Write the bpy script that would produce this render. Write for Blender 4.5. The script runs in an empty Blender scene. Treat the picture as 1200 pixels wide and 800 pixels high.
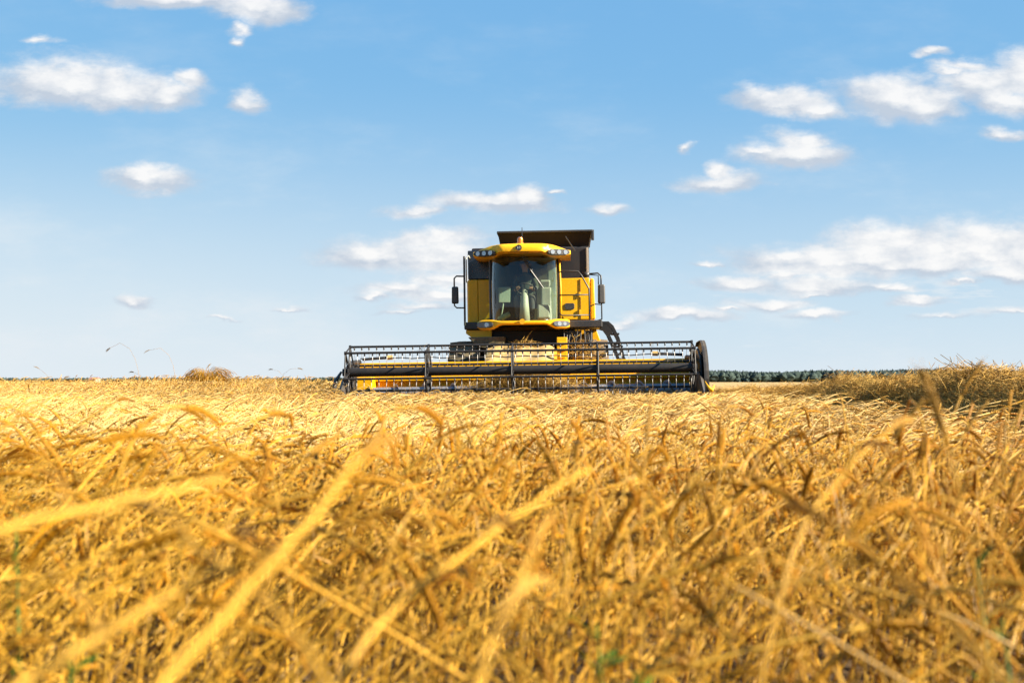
import bpy, math, random
import numpy as np
from mathutils import Vector, Matrix, Euler

R = math.radians
random.seed(7)
rng = np.random.default_rng(7)
scene = bpy.context.scene
COL = scene.collection

# ------------------------------------------------------------------ camera
cam_d = bpy.data.cameras.new("camera")
cam = bpy.data.objects.new("camera", cam_d)
COL.objects.link(cam)
cam_d.sensor_width = 36.0
cam_d.lens = 41.4
cam_d.clip_start = 0.05
cam_d.clip_end = 9000
cam.location = (0, 0, 0.80)
cam.rotation_euler = (R(90 + 1.95), 0, 0)
cam_d.dof.use_dof = True
cam_d.dof.focus_distance = 19.0
cam_d.dof.aperture_fstop = 3.7
cam_d.dof.aperture_blades = 0
scene.camera = cam

# ------------------------------------------------------------------ sky and sun
SUN_EL, SUN_AZ = 27.0, 106.0            # azimuth clockwise from +Y: from the right, a little behind the camera
world = bpy.data.worlds.new("World")
scene.world = world
world.use_nodes = True


class NT:
    """small node helper"""
    def __init__(self, tree):
        self.t = tree
        self.t.nodes.clear()

    def n(self, kind, **kw):
        nd = self.t.nodes.new(kind)
        for k, v in kw.items():
            if k.startswith("i_"):
                key = k[2:]
                key = int(key) if key.isdigit() else key
                self.put(nd.inputs[key], v)
            else:
                setattr(nd, k, v)
        return nd

    def put(self, sock, v):
        if isinstance(v, bpy.types.NodeSocket):
            self.t.links.new(v, sock)
        else:
            sock.default_value = v

    def m(self, op, a, b=0.0, c=None, clamp=False):
        nd = self.t.nodes.new("ShaderNodeMath")
        nd.operation = op
        nd.use_clamp = clamp
        self.put(nd.inputs[0], a)
        self.put(nd.inputs[1], b)
        if c is not None:
            self.put(nd.inputs[2], c)
        return nd.outputs[0]

    def v(self, op, a, b=(0, 0, 0)):
        nd = self.t.nodes.new("ShaderNodeVectorMath")
        nd.operation = op
        self.put(nd.inputs[0], a)
        self.put(nd.inputs[1], b)
        return nd.outputs["Value" if op in ("LENGTH", "DOT_PRODUCT") else "Vector"]

    def mix(self, f, a, b, blend="MIX"):
        nd = self.t.nodes.new("ShaderNodeMix")
        nd.data_type = "RGBA"
        nd.blend_type = blend
        self.put(nd.inputs["Factor"], f)
        self.put(nd.inputs[6], a)
        self.put(nd.inputs[7], b)
        return nd.outputs[2]

    def ramp(self, f, lo, hi, interp="SMOOTHSTEP", a=0.0, b=1.0):
        nd = self.t.nodes.new("ShaderNodeMapRange")
        nd.interpolation_type = interp
        self.put(nd.inputs[0], f)
        self.put(nd.inputs[1], lo)
        self.put(nd.inputs[2], hi)
        self.put(nd.inputs[3], a)
        self.put(nd.inputs[4], b)
        return nd.outputs[0]

    def noise(self, vec, scale, detail=4.0, rough=0.55, dim="3D"):
        nd = self.t.nodes.new("ShaderNodeTexNoise")
        nd.noise_dimensions = dim
        self.put(nd.inputs["Vector"], vec)
        nd.inputs["Scale"].default_value = scale
        nd.inputs["Detail"].default_value = detail
        nd.inputs["Roughness"].default_value = rough
        return nd


def build_world():
    g = NT(world.node_tree)
    sky = g.n("ShaderNodeTexSky", sky_type="NISHITA", sun_disc=False, sun_elevation=R(SUN_EL),
              sun_rotation=R(SUN_AZ), altitude=0.0, air_density=0.5, dust_density=0.0, ozone_density=4.0)
    # the soft tone curve of the photograph's sky
    rgb = g.n("ShaderNodeSeparateColor", i_0=sky.outputs[0])
    ch = [g.m("MULTIPLY", g.m("POWER", g.m("MULTIPLY", rgb.outputs[i], 0.1), e), k * 10) for i, (e, k) in enumerate(((.58, .528), (.30, .465), (.08, .472)))]
    skyc = g.n("ShaderNodeCombineColor", i_0=ch[0], i_1=ch[1], i_2=ch[2]).outputs[0]
    tc = g.n("ShaderNodeTexCoord")
    sep = g.n("ShaderNodeSeparateXYZ", i_0=tc.outputs["Generated"])
    x, y, z = sep.outputs
    # bearing and slope of the direction in the northern half of the sky
    yy = g.m("MAXIMUM", y, 0.05)
    u = g.m("DIVIDE", x, yy)
    v = g.m("DIVIDE", z, yy)
    uv = g.n("ShaderNodeCombineXYZ", i_0=u, i_1=v).outputs[0]
    # warp so that outlines billow
    st = g.v("MULTIPLY", uv, (1.0, 1.9, 1.0))
    w1 = g.noise(st, 9.0, 3.0, 0.5)
    w2 = g.noise(st, 34.0, 4.0, 0.6)
    wv = g.v("ADD", g.v("MULTIPLY", g.v("SUBTRACT", w1.outputs["Color"], (.5, .5, .5)), (0.060, 0.022, 0)),
             g.v("MULTIPLY", g.v("SUBTRACT", w2.outputs["Color"], (.5, .5, .5)), (0.026, 0.014, 0)))
    p = g.v("ADD", uv, wv)
    # cumulus: centre bearing, slope, half widths (tangent units), strength
    C = [(-.381, .252, .098, .021, 1.0), (-.335, .247, .068, .019, 1.0), (-.296, .243, .032, .017, .9), (-.280, .259, .02, .012, .8),
         (-.226, .236, .019, .013, .85),
         (-.312, .213 - .043, .045, .012, .95), (-.300, .174, .03, .013, .9),
         (-.275, .327, .09, .012, 1.0), (-.222, .318, .045, .017, 1.0), (-.31, .331, .05, .01, .9),
         (-.322, .138 - .071, .016, .007, .8),
         (-.018, .151, .065, .012, .95), (.012, .153, .030, .014, 1.0), (-.075, .144, .04, .009, .7), (.075, .147, .03, .008, .55),
         (-.12, .106, .055, .017, 1.0), (-.065, .103, .070, .018, 1.0), (-.07, .119, .055, .009, .9), (-.05, .085, .07, .010, .8),
         (-.10, .075, .055, .010, .8), (-.055, .071, .05, .009, .75), (-.08, .062, .05, .006, .6),
         (.155, .201, .012, .008, .5), (.21, .195, .022, .008, .45), (.218, .197, .012, .007, .6),
         (.235, .239, .055, .013, .95), (.255, .233, .035, .010, .8), (.335, .241, .070, .021, 1.0), (.36, .232, .045, .017, .95),
         (.415, .252, .045, .024, 1.0), (.445, .256, .05, .026, 1.0), (.435, .236, .045, .015, .9),
         (.185, .203 - .023, .016, .011, .75), (.237, .220 - .028, .05, .014, .95), (.24, .206, .03, .014, .8), (.178, .198 - .028, .045, .010, .9),
         (.365, .281, .02, .006, .7), (.395, .270, .032, .007, .8), (.385, .265, .028, .006, .6),
         (.285, .100, .115, .018, 1.0), (.32, .113, .065, .020, 1.0), (.40, .109, .10, .024, 1.0), (.45, .102, .08, .025, 1.0),
         (.24, .107, .04, .010, .7), (.36, .096, .08, .013, .8), (.42, .088, .07, .010, .7),
         (.20, .083, .06, .009, .75), (.265, .079, .06, .012, .8), (.22, .065, .06, .009, .65), (.32, .076, .04, .007, .6),
         (.35, .066, .04, .006, .55), (.14, .054, .06, .007, .7), (.09, .047, .04, .006, .55), (.26, .056, .05, .006, .5),
         (.37, .054, .05, .006, .45), (.43, .058, .05, .006, .45), (-.19, .061, .03, .003, .4), (-.25, .053, .03, .003, .35),
         (-.40, .335, .03, .006, .5), (-.40, .287, .03, .008, .35), (-.235, .30, .02, .010, .35), (-.234, .29, .012, .006, .4), (0.167, 0.101, 0.028, 0.0043, .62), (0.207, 0.083, 0.029, 0.0043, .62), (0.243, 0.089, 0.033, 0.0058, .62), (0.279, 0.107, 0.033, 0.0065, .62), (0.322, 0.095, 0.036, 0.0065, .62), (0.362, 0.109, 0.033, 0.0065, .62), (0.409, 0.101, 0.036, 0.0072, .62), (0.261, 0.073, 0.029, 0.0036, .62), (0.306, 0.078, 0.029, 0.0043, .62), (0.351, 0.069, 0.033, 0.0036, .62), (0.388, 0.082, 0.029, 0.0043, .62), (0.134, 0.057, 0.036, 0.0043, .62), (0.103, 0.049, 0.022, 0.0043, .62), (0.181, 0.060, 0.025, 0.0036, .62), (0.076, 0.147, 0.022, 0.0051, .62), (0.043, 0.161, 0.012, 0.0036, .62), (-0.123, 0.069, 0.025, 0.0043, .62), (-0.094, 0.057, 0.029, 0.0036, .62), (0.420, 0.208, 0.029, 0.0087, .62)]
    acc = None
    for cx, cy, rx, ry, s in C:
        s, ry = 0.32 + 0.7 * s, ry * 1.22
        q = g.v("MULTIPLY", g.v("SUBTRACT", p, (cx, cy, 0)), (1 / rx, 1 / ry, 0))
        q2 = g.v("MAXIMUM", g.v("MULTIPLY", q, (-1, -1.4, 0)), q)      # flat undersides
        ln = g.v("LENGTH", q2)
        # x: how deep inside the cloud; y: height within it, counted only inside
        sq = g.v("DOT_PRODUCT", q, (0, 1, 0))
        hh = g.m("SUBTRACT", g.m("MULTIPLY_ADD", sq, 0.9, 0.50), g.m("MULTIPLY", ln, 1.15))
        pair = g.n("ShaderNodeCombineXYZ", i_0=g.m("SUBTRACT", s, ln), i_1=hh).outputs[0]
        acc = pair if acc is None else g.v("MAXIMUM", acc, pair)
    sa = g.n("ShaderNodeSeparateXYZ", i_0=acc)
    field, low = sa.outputs[0], sa.outputs[1]
    n1 = g.noise(st, 26.0, 7.0, 0.62)
    n2 = g.noise(g.v("ADD", st, (0.010, 0.012, 0)), 26.0, 7.0, 0.62)
    dn = g.m("ADD", field, g.m("MULTIPLY", g.m("SUBTRACT", n1.outputs["Fac"], 0.5), 1.10))
    dens = g.ramp(dn, -0.20, 0.58)
    # how brightly each bit of cloud stands in the sun: crests white, undersides grey
    rel = g.m("MULTIPLY", g.m("SUBTRACT", n1.outputs["Fac"], n2.outputs["Fac"]), 1.7)
    crest = g.m("ADD", g.ramp(low, -0.22, 0.58), rel, clamp=True)
    cl = g.mix(crest, (0.57, 0.635, 0.73, 1), (1.0, 0.985, 0.97, 1))
    cl = g.v("SCALE", cl)
    cl.node.inputs["Scale"].default_value = 5.3
    # thin high veils
    vs = g.v("MULTIPLY", uv, (1.0, 2.6, 1.0))
    nv = g.noise(vs, 5.0, 6.0, 0.62)
    sv = g.noise(g.v("MULTIPLY", uv, (1.0, 6.0, 1.0)), 9.0, 6.0, 0.6)
    streak = g.m("MULTIPLY", g.ramp(sv.outputs["Fac"], 0.45, 0.68), g.m("MULTIPLY", g.ramp(v, 0.13, 0.075), g.ramp(v, 0.012, 0.035)))
    streak = g.m("MULTIPLY", streak, g.ramp(u, -0.16, 0.12, "SMOOTHSTEP", 0.15, 0.85))
    low_haze = g.m("MULTIPLY", g.ramp(v, 0.27, 0.0, "SMOOTHSTEP", 0.0, 0.68), g.ramp(u, 0.1, -0.45, "SMOOTHSTEP", 0.85, 1.25))
    veil = g.m("MULTIPLY", g.ramp(nv.outputs["Fac"], 0.46, 0.80), g.ramp(v, 0.33, 0.02, "LINEAR", 0.14, 0.46))
    front = g.ramp(y, 0.05, 0.25)
    veil = g.m("MAXIMUM", g.m("ADD", veil, low_haze, clamp=True), streak)
    base = g.mix(g.m("MULTIPLY", veil, front), skyc, (4.05, 4.45, 4.75, 1))
    final = g.mix(g.m("MULTIPLY", g.m("MULTIPLY", dens, front), 0.92), base, cl)
    bg = g.n("ShaderNodeBackground", i_0=final, i_1=0.05)
    out = g.n("ShaderNodeOutputWorld", i_0=bg.outputs[0])
    world.cycles.sampling_method = "MANUAL"
    world.cycles.sample_map_resolution = 256


build_world()
sun_d = bpy.data.lights.new("sun", "SUN")
sun_d.energy = 5.0
sun_d.angle = R(0.53)
sun_d.color = (1.0, 0.90, 0.73)
sun = bpy.data.objects.new("sun", sun_d)
COL.objects.link(sun)
S = Vector((math.sin(R(SUN_AZ)) * math.cos(R(SUN_EL)), math.cos(R(SUN_AZ)) * math.cos(R(SUN_EL)), math.sin(R(SUN_EL))))
sun.rotation_euler = S.to_track_quat("Z", "Y").to_euler()
sun.location = S * 50

scene.view_settings.view_transform = "Standard"
scene.view_settings.look = "None"
scene.view_settings.exposure = 1.92
scene.view_settings.gamma = 1.0
scene.view_settings.use_curve_mapping = False
scene.render.engine = "CYCLES"
cy = scene.cycles
cy.use_denoising = True
cy.max_bounces = 10
cy.diffuse_bounces = 6
cy.glossy_bounces = 3
cy.transmission_bounces = 5
cy.transparent_max_bounces = 10
cy.caustics_reflective = False
cy.caustics_refractive = False
cy.sample_clamp_indirect = 6.0

# ------------------------------------------------------------------ materials
MATS = {}


def new_mat(name):
    m = bpy.data.materials.new(name)
    m.use_nodes = True
    MATS[name] = m
    return m, NT(m.node_tree)


def paint(name, col, rough=0.4, metal=0.0, dust=0.25, coat=0.0, dcol=(0.36, 0.26, 0.14), scale=3.0, spec=0.5):
    """paint or metal with blotchy dust, small scratches and uneven gloss"""
    m, g = new_mat(name)
    tc = g.n("ShaderNodeTexCoord")
    n1 = g.noise(tc.outputs["Object"], scale, 6.0, 0.65)
    n2 = g.noise(tc.outputs["Object"], scale * 9, 4.0, 0.6)
    geo = g.n("ShaderNodeNewGeometry")
    up = g.n("ShaderNodeSeparateXYZ", i_0=geo.outputs["Normal"]).outputs[2]
    f = g.ramp(g.m("ADD", g.m("MULTIPLY", n1.outputs["Fac"], 0.75), g.m("MULTIPLY", n2.outputs["Fac"], 0.25)), 0.36, 0.74)
    f = g.m("MULTIPLY", f, dust)
    f = g.m("ADD", f, g.m("MULTIPLY", g.m("MAXIMUM", up, 0.0), dust * 0.9), clamp=True)
    c = g.mix(f, (*col, 1), (*dcol, 1))
    var = g.ramp(n2.outputs["Fac"], 0.3, 0.7, "LINEAR", 0.88, 1.08)
    c = g.v("SCALE", c)
    g.put(c.node.inputs["Scale"], var)
    ro = g.m("ADD", g.m("MULTIPLY_ADD", f, 0.4, rough), g.m("MULTIPLY", n2.outputs["Fac"], 0.12), clamp=True)
    b = g.n("ShaderNodeBsdfPrincipled", i_0=c)
    g.put(b.inputs["Roughness"], ro)
    g.put(b.inputs["Metallic"], g.m("MULTIPLY", g.m("SUBTRACT", 1.0, f), metal) if metal else 0.0)
    b.inputs["Coat Weight"].default_value = coat
    b.inputs["Coat Roughness"].default_value = 0.15
    b.inputs["Specular IOR Level"].default_value = spec
    bp = g.n("ShaderNodeBump", i_Height=n2.outputs["Fac"])
    bp.inputs["Strength"].default_value = 0.06
    bp.inputs["Distance"].default_value = 0.01
    g.put(b.inputs["Normal"], bp.outputs[0])
    g.n("ShaderNodeOutputMaterial", i_0=b.outputs[0])
    return m


YEL = paint("yellow_paint", (0.80, 0.40, 0.001), 0.36, dust=0.04, coat=0.12, spec=0.3)
YELD = paint("worn_yellow_paint", (0.70, 0.35, 0.002), 0.45, dust=0.14, spec=0.3)
BLK = paint("black_plastic", (0.018, 0.018, 0.02), 0.42, dust=0.07)
BLKM = paint("black_metal", (0.012, 0.012, 0.014), 0.5, spec=0.3, dust=0.03, scale=2.0)
TANK = paint("dark_grey_panel", (0.013, 0.0125, 0.016), 0.55, spec=0.3, dust=0.02)
NAVY = paint("glossy_black_panel", (0.010, 0.012, 0.020), 0.2, dust=0.03, coat=0.15)
RUB = paint("tyre_rubber", (0.085, 0.062, 0.042), 0.85, dust=0.9, dcol=(0.17, 0.12, 0.075))
STEEL = paint("auger_steel", (0.22, 0.25, 0.31), 0.42, 0.7, dust=0.25, dcol=(.20,.14,.08))
TINE = paint("tine_wire", (0.34, 0.33, 0.32), 0.4, 0.7, dust=0.1)
HOP = paint("hopper_sheet", (0.012, 0.009, 0.008), 0.6, spec=0.25, dust=0.05, dcol=(0.12, 0.08, 0.05))
CHAFF = paint("chaff_layer", (0.50, 0.33, 0.11), 0.9, dust=0.5, dcol=(0.36, 0.225, 0.08), scale=14.0)
SEAT = paint("seat_cloth", (0.05, 0.055, 0.06), 0.8, dust=0.1)
CABIN = paint("cabin_lining", (0.07, 0.066, 0.055), 0.6, dust=0.12)
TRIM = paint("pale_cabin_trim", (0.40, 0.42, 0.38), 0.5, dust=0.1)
MIRR, _g = new_mat("mirror_glass")
_b = _g.n("ShaderNodeBsdfPrincipled", i_0=(0.8, 0.82, 0.85, 1))
_b.inputs["Metallic"].default_value = 1.0
_b.inputs["Roughness"].default_value = 0.06
_g.n("ShaderNodeOutputMaterial", i_0=_b.outputs[0])


def lens_mat(name, col, rough=0.12):
    m, g = new_mat(name)
    tc = g.n("ShaderNodeTexCoord")
    w = g.n("ShaderNodeTexWave", i_Vector=tc.outputs["Object"], i_Scale=40.0)
    c = g.mix(w.outputs["Fac"], (*col, 1), tuple(k * 0.6 for k in col) + (1,))
    b = g.n("ShaderNodeBsdfPrincipled", i_0=c)
    b.inputs["Roughness"].default_value = rough
    b.inputs["Metallic"].default_value = 0.5
    b.inputs["Coat Weight"].default_value = 1.0
    g.n("ShaderNodeOutputMaterial", i_0=b.outputs[0])
    return m


LENS = lens_mat("lamp_lens", (0.48, 0.50, 0.53))
AMBER = lens_mat("amber_lens", (0.85, 0.25, 0.01), 0.2)


def glass_mat(name, tint, refl=1.0):
    m, g = new_mat(name)
    fr = g.n("ShaderNodeFresnel")
    fr.inputs[0].default_value = 1.5
    tc = g.n("ShaderNodeTexCoord")
    nz = g.noise(tc.outputs["Object"], 4.0, 6.0, 0.7)
    tr = g.n("ShaderNodeBsdfTransparent", i_0=(*tint, 1))
    gl = g.n("ShaderNodeBsdfGlossy", i_0=(0.95, 0.97, 1, 1), i_1=0.02)
    df = g.n("ShaderNodeBsdfDiffuse", i_0=(0.45, 0.38, 0.28, 1))
    mx = g.n("ShaderNodeMixShader", i_0=g.m("MULTIPLY", fr.outputs[0], refl, clamp=True), i_1=tr.outputs[0], i_2=gl.outputs[0])
    d2 = g.n("ShaderNodeMixShader", i_0=g.ramp(nz.outputs["Fac"], 0.35, 0.8, "LINEAR", 0.0, 0.035), i_1=mx.outputs[0], i_2=df.outputs[0])
    g.n("ShaderNodeOutputMaterial", i_0=d2.outputs[0])
    return m


GLASS = glass_mat("tinted_cab_glass", (0.72, 0.79, 0.68), 1.15)


def straw_mat(name, c1, c2, trans=0.3, rough=0.5, dark=0.5):
    """dry straw: colour differs from stalk to stalk and along each; lets some light through"""
    m, g = new_mat(name)
    oi = g.n("ShaderNodeObjectInfo")
    tc = g.n("ShaderNodeTexCoord")
    nz = g.noise(tc.outputs["Object"], 22.0, 3.0, 0.6)
    f = g.m("ADD", g.m("MULTIPLY", oi.outputs["Random"], 0.6), g.m("MULTIPLY", nz.outputs["Fac"], 0.4))
    c = g.mix(f, (*c1, 1), (*c2, 1))
    r2 = g.m("FRACT", g.m("MULTIPLY", oi.outputs["Random"], 37.7))
    c = g.v("SCALE", c)
    g.put(c.node.inputs["Scale"], g.ramp(r2, 0.0, 1.0, "LINEAR", dark, 1.1))
    b = g.n("ShaderNodeBsdfPrincipled", i_0=c)
    b.inputs["Roughness"].default_value = rough
    b.inputs["Specular IOR Level"].default_value = 0.22
    warm = g.mix(1.0, c, (1.0, 0.72, 0.27, 1), "MULTIPLY")
    t = g.n("ShaderNodeBsdfTranslucent", i_0=warm)
    mx = g.n("ShaderNodeMixShader", i_0=trans, i_1=b.outputs[0], i_2=t.outputs[0])
    g.n("ShaderNodeOutputMaterial", i_0=mx.outputs[0])
    return m


STEM = straw_mat("straw_stem", (0.70, 0.435, 0.07), (0.56, 0.285, 0.012), 0.36, 0.34)
EAR = straw_mat("wheat_ear", (0.64, 0.33, 0.02), (0.48, 0.19, 0.003), 0.38, 0.42)
LEAF = straw_mat("dry_leaf", (0.50, 0.29, 0.05), (0.28, 0.13, 0.012), 0.30, 0.5)
OLD = straw_mat("threshed_straw", (0.62, 0.40, 0.10), (0.36, 0.185, 0.03), 0.18, 0.5, 0.6)
PALE_STEM = straw_mat("paler_stem", (0.84, 0.65, 0.30), (0.74, 0.50, 0.13), 0.34, 0.34, 0.6)  # paler stem and ear colours for the wheat beyond the nearest
PALE_EAR = straw_mat("paler_ear", (0.80, 0.54, 0.16), (0.68, 0.38, 0.05), 0.34, 0.42, 0.55)
RIPE = straw_mat("ripe_stem", (0.62, 0.375, 0.065), (0.50, 0.265, 0.025), 0.28, 0.45, 0.85)
RIPE_EAR = straw_mat("ripe_ear", (0.52, 0.29, 0.045), (0.40, 0.19, 0.015), 0.28, 0.45, 0.8)
WEED = straw_mat("green_weed_leaf", (0.04, 0.115, 0.008), (0.08, 0.15, 0.014), 0.3, 0.5)
WILD = straw_mat("grey_brown_seed_head", (0.30, 0.20, 0.09), (0.20, 0.13, 0.06), 0.2, 0.7)


def ground_mat():
    m, g = new_mat("field_soil_with_straw")
    geo = g.n("ShaderNodeNewGeometry")
    n1 = g.noise(geo.outputs["Position"], 2.0, 8.0, 0.7)
    n2 = g.noise(geo.outputs["Position"], 60.0, 4.0, 0.7)
    f = g.ramp(g.m("ADD", g.m("MULTIPLY", n1.outputs["Fac"], 0.4), g.m("MULTIPLY", n2.outputs["Fac"], 0.6)), 0.38, 0.62)
    c = g.mix(f, (0.055, 0.028, 0.008, 1), (0.19, 0.105, 0.028, 1))
    # cut stubble and straw cover the soil beyond the combine
    yy = g.n("ShaderNodeSeparateXYZ", i_0=geo.outputs["Position"]).outputs[1]
    c2 = g.mix(f, (0.26, 0.16, 0.05, 1), (0.44, 0.29, 0.10, 1))
    c = g.mix(g.ramp(yy, 23.0, 34.0), c, c2)
    b = g.n("ShaderNodeBsdfPrincipled", i_0=c)
    b.inputs["Roughness"].default_value = 0.95
    bp = g.n("ShaderNodeBump", i_Height=n2.outputs["Fac"])
    bp.inputs["Distance"].default_value = 0.03
    g.put(b.inputs["Normal"], bp.outputs[0])
    g.n("ShaderNodeOutputMaterial", i_0=b.outputs[0])
    return m


def forest_mat():
    m, g = new_mat("forest_foliage")
    geo = g.n("ShaderNodeNewGeometry")
    n1 = g.noise(geo.outputs["Position"], 0.11, 4.0, 0.7)
    f = g.m("ADD", g.m("MULTIPLY", geo.outputs["Random Per Island"], 0.65), g.m("MULTIPLY", n1.outputs["Fac"], 0.35))
    c = g.mix(f, (0.010, 0.024, 0.022, 1), (0.027, 0.047, 0.034, 1))
    b = g.n("ShaderNodeBsdfPrincipled", i_0=c)
    b.inputs["Roughness"].default_value = 0.9
    g.n("ShaderNodeOutputMaterial", i_0=b.outputs[0])
    return m


def plain(name, col, rough=0.7):
    return paint(name, col, rough, dust=0.12)


# ------------------------------------------------------------------ mesh helper
class MB:
    def __init__(self):
        self.v, self.f, self.s = [], [], []

    def add(self, vs, fs, slot=0):
        o = len(self.v)
        self.v.extend([tuple(p) for p in vs])
        self.f.extend([tuple(i + o for i in f) for f in fs])
        self.s.extend([slot] * len(fs))
        return self

    def box(self, c, s, rot=(0, 0, 0), slot=0, taper=(1, 1)):
        M = Euler(rot).to_matrix()
        vs = []
        for z in (-.5, .5):
            t = taper if z > 0 else (1, 1)
            for x, y in ((-.5, -.5), (.5, -.5), (.5, .5), (-.5, .5)):
                vs.append(Vector(c) + M @ Vector((x * s[0] * t[0], y * s[1] * t[1], z * s[2])))
        return self.add(vs, [(3, 2, 1, 0), (4, 5, 6, 7), (0, 1, 5, 4), (1, 2, 6, 5), (2, 3, 7, 6), (3, 0, 4, 7)], slot)

    def tube(self, pts, r, n=8, slot=0, flat=1.0):
        pts = [Vector(p) for p in pts]
        rs = r if isinstance(r, (list, tuple)) else [r] * len(pts)
        t0 = (pts[1] - pts[0]).normalized()
        up = Vector((0, 0, 1)) if abs(t0.z) < 0.9 else Vector((1, 0, 0))
        a = t0.cross(up).normalized()
        vs, fs = [], []
        for i, p in enumerate(pts):
            t = (pts[min(i + 1, len(pts) - 1)] - pts[max(i - 1, 0)]).normalized()
            a = (a - t * a.dot(t)).normalized()
            b = t.cross(a)
            for k in range(n):
                w = 2 * math.pi * k / n
                vs.append(p + a * math.cos(w) * rs[i] + b * math.sin(w) * rs[i] * flat)
        for i in range(len(pts) - 1):
            for k in range(n):
                fs.append((i * n + k, i * n + (k + 1) % n, (i + 1) * n + (k + 1) % n, (i + 1) * n + k))
        fs.append(tuple(reversed(range(n))))
        fs.append(tuple(range((len(pts) - 1) * n, len(pts) * n)))
        return self.add(vs, fs, slot)

    def prism(self, poly, axis, a, b, slot=0):
        """polygon in the plane across `axis`, extruded from a to b"""
        def put(p, q):
            return {"x": (q, p[0], p[1]), "y": (p[0], q, p[1]), "z": (p[0], p[1], q)}[axis]
        n = len(poly)
        vs = [put(p, a) for p in poly] + [put(p, b) for p in poly]
        fs = [tuple(range(n)), tuple(reversed(range(n, 2 * n)))]
        fs += [(i + n, (i + 1) % n + n, (i + 1) % n, i) for i in range(n)]
        return self.add(vs, fs, slot)

    def lathe(self, prof, axis="z", c=(0, 0, 0), n=24, slot=0):
        """prof: (radius, along) pairs spun round axis through c"""
        vs, fs = [], []
        for r, h in prof:
            for k in range(n):
                w = 2 * math.pi * k / n
                p = {"x": (h, r * math.cos(w), r * math.sin(w)), "y": (r * math.cos(w), h, r * math.sin(w)),
                     "z": (r * math.cos(w), r * math.sin(w), h)}[axis]
                vs.append(Vector(c) + Vector(p))
        for i in range(len(prof) - 1):
            for k in range(n):
                fs.append((i * n + k, i * n + (k + 1) % n, (i + 1) * n + (k + 1) % n, (i + 1) * n + k))
        fs.append(tuple(range(n)))
        fs.append(tuple(range((len(prof) - 1) * n, len(prof) * n)))
        return self.add(vs, fs, slot)

    def grid(self, rows, slot=0, close=False):
        nr, nc = len(rows), len(rows[0])
        vs = [p for r in rows for p in r]
        fs = []
        for i in range(nr - 1):
            for j in range(nc if close else nc - 1):
                fs.append((i * nc + j, i * nc + (j + 1) % nc, (i + 1) * nc + (j + 1) % nc, (i + 1) * nc + j))
        return self.add(vs, fs, slot)

    def mesh(self, name, mats, smooth=False, fix=True):
        me = bpy.data.meshes.new(name)
        me.from_pydata(self.v, [], self.f)
        for m in (mats if isinstance(mats, (list, tuple)) else [mats]):
            me.materials.append(m)
        me.polygons.foreach_set("material_index", self.s)
        if fix:
            import bmesh
            bm = bmesh.new()
            bm.from_mesh(me)
            bmesh.ops.recalc_face_normals(bm, faces=bm.faces)
            bm.to_mesh(me)
            bm.free()
        if smooth:
            me.polygons.foreach_set("use_smooth", [True] * len(me.polygons))
        me.update()
        return me

    def build(self, name, mats, parent=None, smooth=False, bevel=0.0, angle=None, solid=0.0):
        o = bpy.data.objects.new(name, self.mesh(name, mats, smooth))
        COL.objects.link(o)
        if parent is not None:
            o.parent = parent
        if solid:
            md = o.modifiers.new("thickness", "SOLIDIFY")
            md.thickness = solid
        if bevel:
            md = o.modifiers.new("edges", "BEVEL")
            md.width = bevel
            md.segments = 2
            md.limit_method = "ANGLE"
        if angle is not None:
            o.data.polygons.foreach_set("use_smooth", [True] * len(o.data.polygons))
            import bmesh
            bm = bmesh.new()
            bm.from_mesh(o.data)
            for e in bm.edges:
                if len(e.link_faces) == 2 and e.calc_face_angle() > R(angle):
                    e.smooth = False
            bm.to_mesh(o.data)
            bm.free()
        return o


def tag(o, label=None, cat=None, group=None, kind=None):
    if label:
        o["label"] = label
    if cat:
        o["category"] = cat
    if group:
        o["group"] = group
    if kind:
        o["kind"] = kind
    return o


def empty(name, loc, rot=(0, 0, 0), parent=None):
    o = bpy.data.objects.new(name, None)
    COL.objects.link(o)
    o.location = loc
    o.rotation_euler = rot
    o.empty_display_size = 0.2
    o.parent = parent
    return o


def sm(x, a, b):
    t = np.clip((x - a) / (b - a), 0, 1)
    return t * t * (3 - 2 * t)


# ------------------------------------------------------------------ ground, and how high the crop stands on it
def soil(x, y):
    x = np.asarray(x, float)
    y = np.asarray(y, float)
    return (0.03 * sm(x, 2.6, 6.0) * sm(y, 5, 12) * (1 - sm(y, 50, 90)) + 0.02 * np.sin(x * 1.3 + 0.7 * y) * np.sin(y * 0.9 - 0.4 * x))


def lump(x, y):
    return (0.45 * np.sin(1.15 * x + 0.6 * y + 1) * np.sin(0.95 * y - 0.5 * x + .3) + 0.35 * np.sin(2.4 * x - 1.2 * y) * np.sin(2.0 * y + 1.1 * x + 2)
            + 0.2 * np.sin(5.1 * x + 2 * y) * np.sin(4.3 * y - 1.7 * x))


def standing(x, y):
    """1 where the crop still stands upright (to the left, beyond the flattened part)"""
    return sm(y, 17.5, 22.5) * sm(-x, 2.6, 4.2)


def canopy(x, y):
    h = 0.51 + 0.03 * sm(y, 4, 19) + .055 * sm(y, 14, 19.5)
    h = h * (1 - .14 * sm(x, 1.8, 3.0) * sm(y, 4, 7) * (1 - sm(y, 13, 17)))
    h = h + 0.060 * lump(x, y) * (1 - 0.4 * sm(y, 12, 20))
    h = h * (.30 + .78 * sm(np.hypot(x, y), 1.05, 1.75) - .08 * sm(y, 3.5, 6))
    s = standing(x, y)
    h = h * (1 - s) + s * (0.665 + 0.06 * lump(x, y) + .13 * np.exp(-((x + 6.0) / 1.6) ** 2 - ((y - 23) / 3.5) ** 2))
    return h


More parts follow.
